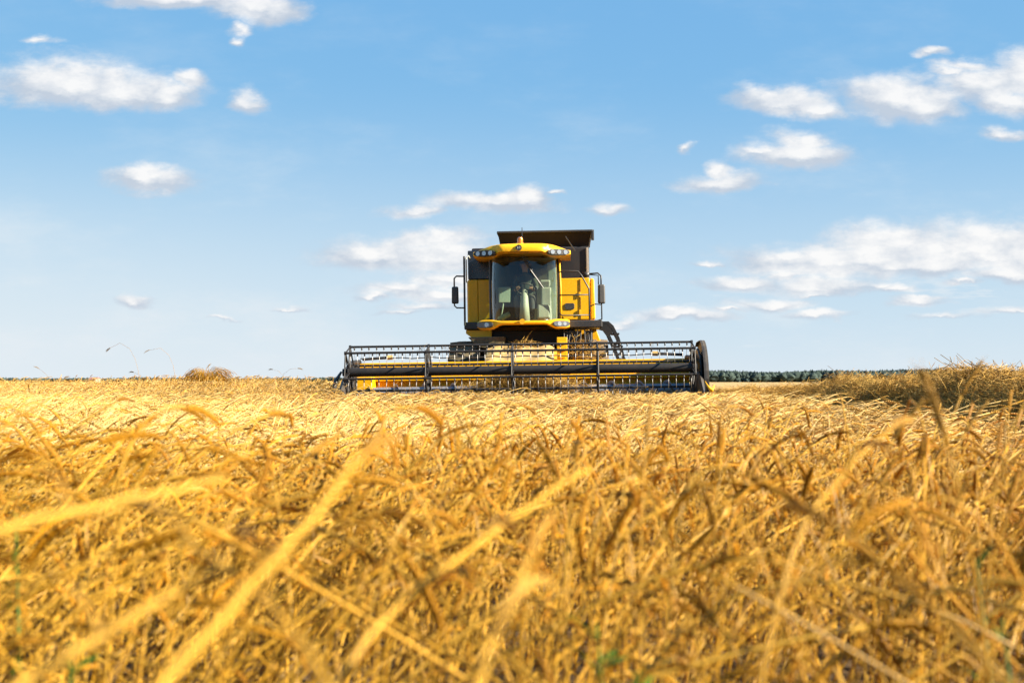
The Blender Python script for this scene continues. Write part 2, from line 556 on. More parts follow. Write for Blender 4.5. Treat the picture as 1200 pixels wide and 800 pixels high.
def cut(x, y):
    """True where the crop has been cut already"""
    wob = 0.12 * np.sin(y * 1.7) + 0.1 * np.sin(y * 4.1 + 1)
    right = (x > 3.75 + wob + 0.9 * (1 - sm(y, 4, 9)) + 6 * (1 - sm(y, 2.5, 5.5)))
    mach = (np.abs(x - 0.12) < 3.42) & (y > 21.15)
    return right | mach


def build_ground():
    xs = np.concatenate([[-4500, -1500, -400, -120, -60], np.arange(-40, 40.1, 0.8), [60, 120, 400, 1500, 4500]])
    ys = np.concatenate([[-300, -40, -8], np.arange(-3, 90.1, 0.8), [120, 200, 500, 1500, 3000, 7000]])
    rows = []
    for yv in ys:
        z = soil(xs, np.full_like(xs, yv))
        rows.append([(a, yv, float(b)) for a, b in zip(xs, z)])
    o = MB().grid(rows).build("ground", ground_mat(), smooth=True)
    tag(o, kind="structure")


build_ground()


# ------------------------------------------------------------------ stalks (numpy meshes)
class NM:
    """quick mesh from tubes, ears and leaves for small plants"""
    def __init__(self):
        self.mb = MB()

    @staticmethod
    def path(L, th0, th1, p, n, wob, rg, start=(0, 0, 0), s0=0.0):
        pts = [Vector(start)]
        ph = rg.uniform(0, 6.28)
        for i in range(n):
            s = (i + .5) / n
            th = th0 + (th1 - th0) * s ** p
            ps = wob * math.sin(3.5 * s + ph)
            d = Vector((math.sin(th) * math.cos(ps), math.sin(th) * math.sin(ps), math.cos(th)))
            pts.append(pts[-1] + d * (L / n))
        return pts

    def stem(self, pts, r0, r1, n=5):
        k = len(pts) - 1
        self.mb.tube(pts, [r0 + (r1 - r0) * i / k for i in range(k + 1)], n, 0)

    def ear(self, base, d, length, lod, rg, slot=1, curl=0.5, awn=0.006):
        """spikelets in two rows along a slightly curved axis"""
        d = Vector(d).normalized()
        side = d.cross(Vector((0, 0, 1)))
        side = side.normalized() if side.length > 1e-4 else Vector((0, 1, 0))
        tw = rg.uniform(0, 3.14)
        side = (Matrix.Rotation(tw, 3, d) @ side)
        down = Vector((0, 0, -1))
        n = 20 if lod == 0 else (16 if lod == 1 else 9)
        p = Vector(base)
        axis = [p.copy()]
        for i in range(n):
            d = (d + (down - d * down.dot(d)) * (curl / n)).normalized()
            side = (side - d * side.dot(d)).normalized()
            p = p + d * (length / n)
            axis.append(p.copy())
            if lod < 2:
                f = i / (n - 1)
                w = 0.0023 * (0.75 + 0.5 * math.sin(3.14 * min(1, f * 0.85 + .12)))
                sgn = 1 if i % 2 else -1
                out = (side * sgn + d.cross(side) * rg.uniform(-.35, .35)).normalized()
                ax = (d * 1.0 + out * 0.20).normalized()
                self.kernel(p - d * 0.004 + out * w * 0.55, ax, length * 0.155, w, lod, slot)
                if lod == 0 and awn and i > 3:
                    tip = p + out * w + ax * (length * .155)
                    self.mb.tube([tip, tip + (d + out * .25) * awn * rg.uniform(.5, 2.0)], [0.0006, 0.0002], 3, slot)
        if lod == 2:
            rs = [0.0022] + [0.0040 + 0.0012 * (-1) ** i for i in range(n - 1)] + [0.002]
            self.mb.tube(axis, rs, 4, slot, 0.75)
        else:
            self.mb.tube(axis, [0.0022] * len(axis), 3, slot)

    def kernel(self, base, ax, L, w, lod, slot):
        n = 6 if lod == 0 else 4
        a = ax.cross(Vector((0.31, 0.52, 0.79))).normalized()
        b = ax.cross(a)
        vs = [base]
        prof = ((0.28, 0.85), (0.62, 0.95), (0.86, 0.5)) if lod == 0 else ((0.42, 1.0),)
        for t, r in prof:
            for k in range(n):
                q = 6.283 * k / n
                vs.append(base + ax * (L * t) + (a * math.cos(q) + b * math.sin(q)) * (w * r))
        vs.append(base + ax * L)
        fs = [(0, 1 + (k + 1) % n, 1 + k) for k in range(n)]
        for j in range(len(prof) - 1):
            for k in range(n):
                fs.append((1 + j * n + k, 1 + j * n + (k + 1) % n, 1 + (j + 1) * n + (k + 1) % n, 1 + (j + 1) * n + k))
        e = len(vs) - 1
        o = 1 + (len(prof) - 1) * n
        fs += [(o + k, o + (k + 1) % n, e) for k in range(n)]
        self.mb.add(vs, fs, slot)

    def blade(self, base, az, L, w, rise, droop, rg, slot=2, n=7, twist=1.5):
        """a dry leaf blade that rises, arches over and twists"""
        p = Vector(base)
        rows = []
        th = rise
        for i in range(n + 1):
            s = i / n
            d = Vector((math.sin(th) * math.cos(az), math.sin(th) * math.sin(az), math.cos(th)))
            sd = Matrix.Rotation(twist * s, 3, d) @ Vector((-math.sin(az), math.cos(az), 0))
            ww = w * (0.55 + 0.9 * s) if s < .4 else w * (0.91 + .0 - 0.88 * ((s - .4) / .6) ** 1.6)
            rows.append([p - sd * ww * .5, p + d.cross(sd) * ww * .12, p + sd * ww * .5])
            p = p + d * (L / n)
            th += droop / n
            az += rg.uniform(-.15, .15)
        self.mb.grid(rows, slot)


def wheat_mesh(name, kind, lod, rg):
    nm = NM()
    if kind == "flat":            # laid over: a long straight lean, the ear hooked down at the neck
        L = rg.uniform(.80, 1.05)
        th0 = rg.uniform(.75, 1.15)
        th1, p = (rg.uniform(2.2, 3.0), rg.uniform(7, 13)) if rg.random() < .38 else (th0 + rg.uniform(.1, .5), 2.0)
    elif kind == "half":
        L = rg.uniform(.58, .78)
        th0 = rg.uniform(.30, .80)
        th1, p = (rg.uniform(2.0, 3.1), rg.uniform(6, 12)) if rg.random() < .38 else (th0 + rg.uniform(.0, .5), 2.0)
    elif kind == "up":
        L = rg.uniform(.56, .70)
        th0 = rg.uniform(.0, .30)
        th1, p = (rg.uniform(1.8, 3.1), rg.uniform(6, 12)) if rg.random() < .38 else (th0 + rg.uniform(.0, .6), 3.0)
    else:                         # snapped straw without an ear
        L = rg.uniform(.55, .95)
        th0 = rg.uniform(.4, 1.2)
        th1, p = th0 + rg.uniform(-.1, .4), 1.0
    n = (17, 12, 7)[lod]
    pts = nm.path(L, th0, th1, p, n, rg.uniform(-.22, .22), rg)
    fat = (1.0, 1.15, 1.6)[lod]
    nm.stem(pts, 0.0022 * fat, 0.0015 * fat, (6, 4, 3)[lod])
    if kind != "snapped":
        nm.ear(pts[-1], pts[-1] - pts[-2], rg.uniform(.060, .088) * (1.0 if lod < 2 else 1.15), lod, rg, curl=rg.uniform(.1, .9))
    for _ in range(rg.integers(0, 2) if lod < 2 else rg.integers(0, 2)):
        i = rg.integers(2, max(3, n - 2))
        nm.blade(pts[i], rg.uniform(0, 6.28), rg.uniform(.12, .26), rg.uniform(.004, .0075) * fat, rg.uniform(.2, 1.0), rg.uniform(.2, 1.5), rg,
                 n=(8, 5, 3)[lod], twist=rg.uniform(-1.6, 1.6))
    if lod == 0:
        for i in (5, 11):
            nm.mb.tube([pts[i] - (pts[i] - pts[i - 1]) * .05, pts[i] + (pts[i + 1] - pts[i]) * .05], .0030, 6, 0)
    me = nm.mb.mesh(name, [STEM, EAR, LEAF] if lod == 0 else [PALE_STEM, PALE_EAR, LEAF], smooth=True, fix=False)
    top = max(nm.mb.v, key=lambda q: q[2])
    return me, top


def proto_collection(name, meshes):
    """meshes kept outside the scene; the field's geometry nodes place them"""
    c = bpy.data.collections.new(name)
    for i, me in enumerate(meshes):
        c.objects.link(bpy.data.objects.new("%s_%03d" % (name, i), me))
    return c


def scatter(name, coll, P, rot, scl, idx, mat_list, parent=None, base=None):
    """one object whose geometry nodes set a plant on each point"""
    me = base or bpy.data.meshes.new(name)
    me.from_pydata([tuple(p) for p in P], [], [])
    a = me.attributes.new("rot", "FLOAT_VECTOR", "POINT")
    a.data.foreach_set("vector", np.asarray(rot, np.float32).ravel())
    a = me.attributes.new("scl", "FLOAT_VECTOR", "POINT")
    a.data.foreach_set("vector", np.asarray(scl, np.float32).ravel())
    a = me.attributes.new("idx", "INT", "POINT")
    a.data.foreach_set("value", np.asarray(idx, np.int32))
    for m in mat_list:
        me.materials.append(m)
    o = bpy.data.objects.new(name, me)
    COL.objects.link(o)
    if parent is not None:
        o.parent = parent
    t = bpy.data.node_groups.new(name + "_nodes", "GeometryNodeTree")
    t.interface.new_socket("Geometry", in_out="INPUT", socket_type="NodeSocketGeometry")
    t.interface.new_socket("Geometry", in_out="OUTPUT", socket_type="NodeSocketGeometry")
    gi, go = t.nodes.new("NodeGroupInput"), t.nodes.new("NodeGroupOutput")
    ci = t.nodes.new("GeometryNodeCollectionInfo")
    ci.inputs["Collection"].default_value = coll
    ci.inputs["Separate Children"].default_value = True
    ci.inputs["Reset Children"].default_value = True
    ip = t.nodes.new("GeometryNodeInstanceOnPoints")
    ip.inputs["Pick Instance"].default_value = True
    def attr(nm_, ty):
        nd = t.nodes.new("GeometryNodeInputNamedAttribute")
        nd.data_type = ty
        nd.inputs["Name"].default_value = nm_
        return nd.outputs["Attribute"]
    er = t.nodes.new("FunctionNodeEulerToRotation")
    t.links.new(attr("rot", "FLOAT_VECTOR"), er.inputs[0])
    t.links.new(gi.outputs[0], ip.inputs["Points"])
    t.links.new(ci.outputs[0], ip.inputs["Instance"])
    t.links.new(attr("idx", "INT"), ip.inputs["Instance Index"])
    t.links.new(er.outputs[0], ip.inputs["Rotation"])
    t.links.new(attr("scl", "FLOAT_VECTOR"), ip.inputs["Scale"])
    t.links.new(ip.outputs[0], go.inputs[0])
    md = o.modifiers.new("plants", "NODES")
    md.node_group = t
    return o


def sample(y0, y1, dens, half0=2.6, k=0.66):
    ymax = half0 + k * y1
    area = 2 * ymax * (y1 - y0)
    n = int(area * dens)
    x = rng.uniform(-ymax, ymax, n)
    y = rng.uniform(y0, y1, n)
    keep = np.abs(x) < half0 + k * np.maximum(y, 0)
    return x[keep], y[keep]


WHEAT = {}


def build_wheat():
    meshes, peaks = [], []
    table = {}
    for lod, counts in ((0, dict(flat=12, half=8, up=5, snapped=3)), (1, dict(flat=10, half=7, up=6, snapped=3)), (2, dict(flat=6, half=5, up=6, snapped=1))):
        for kind, c in counts.items():
            ids = []
            for i in range(c):
                me, pk = wheat_mesh("wheat_plant", kind, lod, rng)
                ids.append(len(meshes))
                meshes.append(me)
                peaks.append(pk)
            table[lod, kind] = np.array(ids)
    tips = np.array(peaks)
    peaks = tips[:, 2]
    coll = proto_collection("wheat_plants", meshes)
    WHEAT["table"], WHEAT["peaks"], WHEAT["coll"] = table, peaks, coll
    P, RT, SC, ID = [], [], [], []
    for lod, y0, y1, dens, fat in ((0, -0.7, 2.4, 300, 1.0), (0, 2.4, 3.4, 380, 1.0), (0, 3.4, 5.5, 450, 1.0), (1, 5.5, 10, 380, 1.0), (1, 10, 16, 260, 1.1), (1, 16, 24, 170, 1.25), (2, 24, 44, 60, 1.4), (2, 44, 90, 12, 2.2)):
        x, y = sample(y0, y1, dens)
        keep = ~cut(x, y)
        # grows in tufts with gaps between, as seen close by
        pn = np.sin(7.3 * x + 2.1 * y + 1) * np.sin(6.1 * y - 3.3 * x) + .5 * np.sin(15 * x - 4 * y) * np.sin(13 * y + 5 * x)
        keep &= rng.random(len(x)) < .22 + .78 * sm(np.hypot(x, y), 1.1, 1.6)
        keep &= rng.random(len(x)) < np.maximum(.10 + .90 * sm(pn, -.45, .35), sm(y, 5, 9))
        if y0 >= 24:
            keep &= (x < -1.0)
        x, y = x[keep], y[keep]
        n = len(x)
        s = standing(x, y)
        u = rng.random(n)
        nr = 1 - sm(y, 3.0, 5.0)             # nearest the lens the crop is thinner and more upright
        kind = np.where(u < .38 - .22 * nr, 0, np.where(u < .60 - .14 * nr, 1, np.where(u < .70 + .12 * nr, 2, 3)))
        kind = np.where(rng.random(n) < s, np.where(u < .85, 2, 1), kind)
        idx = np.zeros(n, int)
        for k, nm_ in enumerate(("flat", "half", "up", "snapped")):
            sel = kind == k
            idx[sel] = rng.choice(table[lod, nm_], sel.sum())
        H = canopy(x, y)
        f = rng.normal(0.90 + .03 * nr, 0.13 + .07 * nr, n)
        f = np.where(rng.random(n) < .025, f + rng.uniform(.08, .28, n), f)
        f = np.where(s > .5, f + .06 + np.abs(rng.normal(0, .05, n)), f)
        f = np.where(kind == 3, f * rng.uniform(.75, 1.1, n), f)
        d = np.hypot(x, y)
        tgt = H * f
        # nothing pokes up into the lens
        tgt = np.minimum(tgt, np.where(d < 2.2, 0.42 + 0.16 * np.clip(d, 0, 2.2), 9))
        sc = np.clip(tgt / peaks[idx], .45, 1.7)
        # lean: a wind-laid direction that drifts over the field
        az = np.where(x < 0.4 + .12 * y, 0.35, 0.15) + 1.15 * np.sin(0.5 * x + .35 * y) * .7 + rng.normal(0, .55, n)
        az = np.where((x > .25 + .1 * y) & (y < 1.9), 2.75 + rng.normal(0, .4, n), az)
        az = np.where(rng.random(n) < .18, rng.uniform(0, 6.28, n), az)
        # the laid crop stays below eye level as far as the header, wherever its tips reach
        tx_ = x + sc * (tips[idx, 0] * np.cos(az) - tips[idx, 1] * np.sin(az))
        ty_ = y + sc * (tips[idx, 0] * np.sin(az) + tips[idx, 1] * np.cos(az))
        dt = np.hypot(tx_, ty_)
        lim = np.where((s < .3) & (y < 21) & (tx_ < .27 * ty_), .772 - .0085 * dt, .93)
        lim = np.minimum(lim, np.where(dt < 2.2, .42 + .15 * dt, 9))
        sc = np.minimum(sc, np.maximum(.6 * sc, lim / peaks[idx]))
        keep = (d > 0.30) & (dt > .40) & (sc * peaks[idx] < lim + .01)
        z = soil(x, y) - 0.01
        rt = np.stack([rng.normal(0, .03, n), rng.normal(0, .03, n), az], 1)
        thick = rng.uniform(.85, 1.2, n) * fat
        P.append(np.stack([x, y, z], 1)[keep])
        RT.append(rt[keep])
        SC.append(np.stack([sc, sc, sc], 1)[keep] * 1.0)
        ID.append(idx[keep])
    P, RT, SC, ID = map(np.concatenate, (P, RT, SC, ID))
    print("wheat plants", len(P))
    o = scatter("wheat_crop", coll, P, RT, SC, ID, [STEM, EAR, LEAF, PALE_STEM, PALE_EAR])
    tag(o, "ripe golden wheat, flattened and bent over, filling the field", "wheat", kind="stuff")


build_wheat()


def build_stubble():
    meshes = []
    for i in range(6):
        nm = NM()
        for k in range(9):
            b = Vector((rng.normal(0, .05), rng.normal(0, .04), 0))
            h = rng.uniform(.10, .24)
            nm.stem([b, b + Vector((rng.normal(0, .02), rng.normal(0, .02), h * .5)), b + Vector((rng.normal(0, .05), rng.normal(0, .05), h))], .0026, .0022, 4)
        for k in range(3):
            b = Vector((rng.normal(0, .1), rng.normal(0, .1), .02))
            a = rng.uniform(0, 6.28)
            nm.stem([b, b + Vector((math.cos(a) * .12, math.sin(a) * .12, .03)), b + Vector((math.cos(a) * .25, math.sin(a) * .25, .01))], .0022, .0018, 4)
        meshes.append(nm.mb.mesh("stubble_tuft", [STEM, EAR, LEAF], smooth=True, fix=False))
    coll = proto_collection("stubble_tufts", meshes)
    x1 = rng.uniform(3.4, 16, 26000)
    y1 = rng.uniform(3, 40, 26000)
    x2 = rng.uniform(-4, 4, 5000)
    y2 = rng.uniform(21.2, 40, 5000)
    x, y = np.concatenate([x1, x2]), np.concatenate([y1, y2])
    y = np.where(rng.random(len(y)) < .6, y, np.round(x / .14) * 0 + y)
    x = np.where(rng.random(len(x)) < .7, np.round(x / .15) * .15 + rng.normal(0, .015, len(x)), x)
    keep = cut(x, y) & (x < 4 + .6 * y)
    x, y = x[keep], y[keep]
    n = len(x)
    P = np.stack([x, y, soil(x, y) - .01], 1)
    RT = np.stack([rng.normal(0, .1, n), rng.normal(0, .1, n), rng.uniform(0, 6.28, n)], 1)
    s = rng.uniform(.8, 1.3, n)
    o = scatter("stubble", coll, P, RT, np.stack([s, s, s], 1), rng.integers(0, 6, n), [STEM, EAR, LEAF])
    tag(o, "short cut golden stubble along the foot of the straw row", "stubble", kind="stuff")


build_stubble()

# loose straw tangles, used on the straw row and in the header
TANGLE = None


def tangle_meshes():
    ms = []
    for i in range(8):
        nm = NM()
        for k in range(16):
            a, e = rng.uniform(0, 6.28), rng.normal(0.04, .17)
            L = rng.uniform(.14, .42)
            c = Vector((rng.normal(0, .09), rng.normal(0, .09), rng.normal(0.02, .03)))
            d = Vector((math.cos(a) * math.cos(e), math.sin(a) * math.cos(e), math.sin(e)))
            bend = Vector((rng.normal(0, .05), rng.normal(0, .05), rng.normal(-.02, .04)))
            nm.stem([c - d * L / 2, c + bend, c + d * L / 2], rng.uniform(.0022, .0036), rng.uniform(.0018, .003), 4)
        for k in range(5):
            nm.blade((rng.normal(0, .1), rng.normal(0, .1), rng.normal(0, .03)), rng.uniform(0, 6.28), rng.uniform(.1, .2), rng.uniform(.006, .012),
                     rng.uniform(.6, 2), rng.uniform(-1, 2), rng, slot=0, n=4, twist=3)
        ms.append(nm.mb.mesh("straw_tangle", [OLD], smooth=True, fix=False))
    return ms


TANGLE = proto_collection("straw_tangles", tangle_meshes())


def build_windrow():
    X0 = 6.7

    def prof(y):
        return 0.70 - .03 * (1 - float(sm(y, 13, 20))) + 0.05 * math.sin(y * .8 + 1) + 0.04 * math.sin(y * 2.1) - 0.25 * float(sm(y, 18, 30)) - .22 * float(sm(y, 27, 42))

    rows = []
    ys = np.arange(7.0, 66, 0.16)
    cs = np.linspace(-1, 1, 29)
    for yv in ys:
        r = []
        c = X0 + 0.18 * math.sin(yv * .33) + .08 * math.sin(yv * 1.3)
        hw = 1.08 + .12 * math.sin(yv * .9 + 2)
        for t in cs:
            x = c + t * hw
            h = prof(yv) * max(0, 1 - abs(t) ** 3.4) ** .85
            h *= 1 + .22 * math.sin(5 * x + 3.1 * yv) * math.sin(4.3 * yv - 2 * x) + .16 * math.sin(13 * x - 7 * yv) * math.sin(11 * yv + 3 * x)
            r.append((x, yv, float(soil(x, yv)) + h * .93 - .03))
        rows.append(r)
    mound = MB().grid(rows)
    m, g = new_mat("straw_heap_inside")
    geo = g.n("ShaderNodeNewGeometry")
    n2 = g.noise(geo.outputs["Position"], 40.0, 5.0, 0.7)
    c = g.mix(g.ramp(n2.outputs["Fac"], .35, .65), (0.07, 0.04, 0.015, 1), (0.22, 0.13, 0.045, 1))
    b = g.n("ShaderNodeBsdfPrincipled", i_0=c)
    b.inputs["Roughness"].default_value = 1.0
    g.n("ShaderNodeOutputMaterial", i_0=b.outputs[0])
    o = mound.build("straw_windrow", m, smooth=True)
    tag(o, "long raised row of loose threshed straw beside the uncut wheat", "straw row")
    n = 19000
    yv = 7 + 59 * rng.random(n) ** 1.7
    ri = np.clip(((yv - 7) / .16).astype(int), 0, len(rows) - 1)
    ci = rng.integers(0, 29, n)
    P = np.array([rows[a][b_] for a, b_ in zip(ri, ci)])
    P += rng.normal(0, .05, (n, 3)) * (1, 1, .6)
    P[:, 2] += .03
    RT = np.stack([rng.normal(0, .33, n), rng.normal(0, .33, n), rng.uniform(0, 6.28, n)], 1)
    s = rng.uniform(.75, 1.25, n)
    w = scatter("loose_straw", TANGLE, P, RT, np.stack([s, s, s], 1), rng.integers(0, 8, n), [OLD], parent=o)
    tag(w, kind="stuff")


build_windrow()


# ------------------------------------------------------------------ far things
def build_forest():
    fm = forest_mat()

    def wood(name, x0, x1, y0, hh, n, label, w=3.2):
        mb = MB()
        for i in range(n):
            x = random.uniform(x0, x1)
            y = y0 + random.uniform(0, 60)
            h = hh * random.uniform(.84, 1.02) * (1 + .07 * math.sin(x * .021) + .05 * math.sin(x * .067 + 1))
            r = w * random.uniform(.9, 1.5)
            conifer = random.random() < .3
            vs, fs = [], []
            k, L = 8, (7 if conifer else 6)
            for j in range(L):
                t = j / (L - 1)
                if conifer:
                    rr = r * (1 - t) * (.85 + .3 * (j % 2)) + .08
                    zz = h * (.06 + .94 * t)
                else:
                    rr = r * 1.15 * math.sin(math.pi * (0.10 + .88 * t)) ** .7
                    zz = h * (.05 + .85 * t)
                for q in range(k):
                    a = 6.283 * (q + .5 * (j % 2)) / k
                    jr = rr * random.uniform(.72, 1.25)
                    vs.append((x + jr * math.cos(a), y + jr * math.sin(a), zz + random.uniform(-.3, .3)))
            for j in range(L - 1):
                for q in range(k):
                    fs.append((j * k + q, j * k + (q + 1) % k, (j + 1) * k + (q + 1) % k, (j + 1) * k + q))
            fs.append(tuple(range((L - 1) * k, L * k)))
            mb.add(vs, fs)
        o = bpy.data.objects.new(name, mb.mesh(name, fm, fix=False))
        COL.objects.link(o)
        tag(o, label, "forest", kind="stuff")

    wood("forest", 120, 700, 1080, 12.0, 2600, "dark green mixed forest along the horizon beyond the straw row")
    wood("treeline", -780, -130, 1750, 7.5, 520, "low faint line of trees on the horizon left of the combine")


build_forest()


def build_farmhouse():
    d = 900.0
    x = -(600 - 111) / 1380 * d
    wall, roof = plain("plaster_wall", (0.42, 0.32, 0.30)), plain("reddish_roof", (0.26, 0.10, 0.09))
    r = empty("farm_building", (x, d, 0), (0, 0, R(-18)))
    tag(r, "tiny distant farm building with reddish roof on the left horizon", "building")
    MB().box((0, 0, 1.2), (6.6, 6, 2.4)).build("wall", wall, r)
    MB().prism([(-3.4, 2.4), (3.4, 2.4), (0, 4.2)], "x", -3.6, 3.6).build("roof", roof, r)
    MB().box((0, -3.03, 1.2), (1.0, .06, 1.1)).build("window", BLK, r)


build_farmhouse()


# ------------------------------------------------------------------ the combine harvester
ROOT = empty("combine_harvester", (0.36, 24.3, 0.0), (0, R(-0.8), R(-2.7)))
tag(ROOT, "yellow and black combine harvester with wide reel header cutting the wheat", "combine harvester")


def arc(cx, cz, r, a0, a1, n):
    return [(cx + r * math.cos(R(a0 + (a1 - a0) * i / n)), cz + r * math.sin(R(a0 + (a1 - a0) * i / n))) for i in range(n + 1)]


def build_header():
    # frame: beam, back sheet, floor, cutter bar
    f = MB()
    f.box((0, -1.60, 1.145), (6.50, .16, .11))
    f.build("header_beam", YEL, ROOT, bevel=.015)
    for x0, x1 in ((-3.22, -.85), (.85, 3.12)):
        b = MB()
        b.box(((x0 + x1) / 2, -1.645, .81), (x1 - x0, .03, .56))
        b.build("back_sheet", YELD, ROOT, bevel=.008)
    MB().box((-.05, -1.715, .885), (6.34, .11, .085)).build("lower_beam", YEL, ROOT, bevel=.012)
    fl = MB().prism([(-1.66, .53), (-2.2, .40), (-2.75, .38), (-2.75, .36), (-2.2, .37), (-1.66, .50)], "x", -3.22, 3.12)
    fl.build("header_floor", STEEL, ROOT)
    kn = MB().box((-.05, -2.78, .39), (6.3, .08, .03))
    for i in range(82):
        x = -3.15 + i * .0765
        kn.prism([(x - .022, -2.80), (x + .022, -2.80), (x, -2.93)], "z", .385, .405)
    kn.build("cutter_bar", STEEL, ROOT)
    # end sheets
    end = [(-1.55, 1.27), (-1.55, .42), (-2.3, .34), (-3.0, .34), (-3.1, .50), (-2.85, .78), (-2.2, .98), (-1.9, 1.22)]
    for x in (-3.26, 3.14):
        MB().prism(end, "x", x, x + .05).build("end_sheet", BLKM, ROOT, bevel=.008)
    MB().prism([(-2.16, .52), (-2.16, .93), (-1.7, .93), (-1.7, .52)], "x", -3.20, -2.90).build("end_panel", YEL, ROOT, bevel=.02)
    # crop dividers: pointed noses
    for x, m in ((-3.26, BLK), (3.17, BLK)):
        dv = MB()
        rows = []
        for y, w, z0, z1 in ((-2.6, .16, .36, .98), (-3.0, .15, .34, .90), (-3.35, .11, .32, .70), (-3.68, .05, .31, .46), (-3.8, .015, .32, .37)):
            rows.append([(x - w / 2, y, z0), (x + w / 2, y, z0), (x + w / 2 * .8, y, z1 - .05), (x, y, z1), (x - w / 2 * .8, y, z1 - .05)])
        dv.grid(rows, close=True)
        dv.build("crop_divider", m, ROOT, angle=40)
    tp = MB()
    tp.tube([(3.22, -3.34, .76), (3.26, -3.5, .66), (3.30, -3.60, .60)], [.008, .02, .035], 6)
    tp.tube([(3.38, -3.38, .69), (3.34, -3.5, .64), (3.30, -3.60, .60)], [.010, .02, .035], 6)
    tp.build("yellow_deflector", YEL, ROOT, smooth=True)
    ld = MB()
    ld.tube([(-3.34, -2.9, 1.02), (-3.40, -3.1, .86), (-3.42, -3.25, .62)], [.02, .04, .045], 8)
    ld.build("side_skid", BLK, ROOT, smooth=True)
    # drive shield at the right end: rounded hood over chain drives
    out = [(-1.5, .42), (-1.5, 1.30), (-1.62, 1.42), (-1.85, 1.50)] + [(-2.35 - .75 * math.sin(R(a)), .78 + .74 * math.cos(R(a))) for a in range(0, 100, 11)] + [(-3.02, .45), (-2.6, .38)]
    sh = MB().prism(out, "x", 3.295, 3.327)
    rim = []
    for (y, z) in out[2:15]:
        rim.append([(3.24, y, z - .004), (3.275, y, z + .004), (3.31, y, z - .004), (3.33, y + .03, z - .03)])
    sh.grid(rim[:6])
    sh.grid(rim[5:], slot=1)
    s_ = sh.build("drive_shield", [paint("grey_shield", (0.026, 0.024, 0.024), .5, dust=.12), BLK], ROOT, solid=.008)
    MB().prism([(-1.6, .45), (-1.6, 1.25), (-2.3, 1.38), (-2.72, 1.20), (-2.9, .80), (-2.9, .48)], "x", 3.195, 3.24).build("drive_housing", BLK, ROOT, bevel=.015)
    wh = MB()
    wh.lathe([(.20, 0), (.20, .05), (.16, .06), (.05, .07)], "x", (3.235, -2.35, 1.05), 20)
    wh.lathe([(.15, 0), (.15, .05), (.05, .07)], "x", (3.235, -2.0, .72), 20)
    wh.build("drive_pulley", BLKM, ROOT, angle=35)
    # auger
    A = (-2.03, .58)
    au = MB().lathe([(.15, -3.18), (.15, 3.08)], "x", (0, A[0], A[1]), 28).build("auger", STEEL, ROOT, angle=40)
    for sgn, x0, x1 in ((1, -3.15, -.65), (-1, 3.05, .65)):
        fl = MB()
        rows = []
        N = 150
        for i in range(N + 1):
            t = i / N
            x = x0 + (x1 - x0) * t
            a = sgn * 2 * math.pi * t * 4.6
            rows.append([(x, A[0] + rr * math.cos(a), A[1] + rr * math.sin(a)) for rr in (.145, .215)])
        fl.grid(rows)
        fl.build("flighting", STEEL, au, smooth=True, solid=.006)
    for i in range(14):
        fg = MB()
        x = -.6 + i * .09
        a = i * 2.4
        fg.tube([(x, A[0] + .14 * math.cos(a), A[1] + .14 * math.sin(a)), (x, A[0] + .25 * math.cos(a), A[1] + .25 * math.sin(a))], .008, 6)
        fg.build("auger_finger", STEEL, au)
    # reel
    C, RR = (-3.08, 1.01), .48
    XL, XR = -3.18, 3.06
    MB().lathe([(.082, XL), (.082, XR)], "x", (0, C[0], C[1]), 24).build("reel_tube", BLKM, ROOT, angle=40)
    st = [XL + .02, -1.72, -.19, 1.34, XR - .02]
    ang = [75 + 60 * k for k in range(6)]
    for x in st:
        sp = MB()
        w = .055 if x in (st[0], st[-1]) else .05
        P = [(C[0] + RR * math.cos(R(a)), C[1] + RR * math.sin(R(a))) for a in ang]
        for k in range(6):
            p, q = P[k], P[(k + 1) % 6]
            sp.tube([(x, p[0], p[1]), (x, q[0], q[1])], .014, 6)
            for o in (-.018, .018):
                sp.tube([(x + o, C[0], C[1]), (x + o * .3, p[0], p[1])], .011, 6)
            sp.lathe([(.032, x - .02), (.032, x + .02)], "x", (0, p[0], p[1]), 8)
        sp.lathe([(.12, x - .012), (.12, x + .012)], "x", (0, C[0], C[1]), 18)
        sp.build("reel_spider", BLKM, ROOT)
    # gussets at the left end (triangular plates)
    tine = MB()
    tine.box((0, 0, -.022), (.022, .03, .05))
    tine.tube([(0, -.005, -.04), (0, -.012, -.12), (0, .0, -.17), (0, .02, -.225)], [.0052, .0045, .0042, .0035], 5, 1)
    tm = tine.mesh("tine", [BLK, TINE], smooth=True)
    NT_ = 46
    xs = [XL + .10 + i * (XR - XL - .2) / (NT_ - 1) for i in range(NT_)]
    for k, a in enumerate(ang):
        y, z = C[0] + RR * math.cos(R(a)), C[1] + RR * math.sin(R(a))
        front = k in (0, 5)
        bar = MB().tube([(XL, 0, 0), (XR, 0, 0)], .021, 8).build("reel_bat", BLKM, ROOT, angle=50)
        bar.location = (0, y, z)
        if k in (0, 2):                        # the topmost and the foremost bat carry each tine as its own mesh
            for x in xs:
                t = bpy.data.objects.new("tine", tm)
                COL.objects.link(t)
                t.parent = bar
                t.location = (x + random.uniform(-.008, .008), 0, -.012)
                t.rotation_euler = (random.uniform(-.06, .06), random.uniform(-.05, .05), 0)
        else:
            mb = MB()
            for x in xs:
                xx = x + random.uniform(-.008, .008)
                s = random.uniform(-.012, .012)
                mb.box((xx, 0, -.034), (.022, .03, .05))
                mb.tube([(xx, -.005, -.052), (xx + s * .3, -.012, -.132), (xx + s * .7, .0, -.182), (xx + s, .02, -.237)], [.0052, .0045, .0042, .0035], 5, 1)
            t = mb.build("tine_row", [BLK, TINE], bar)
            tag(t, kind="stuff")
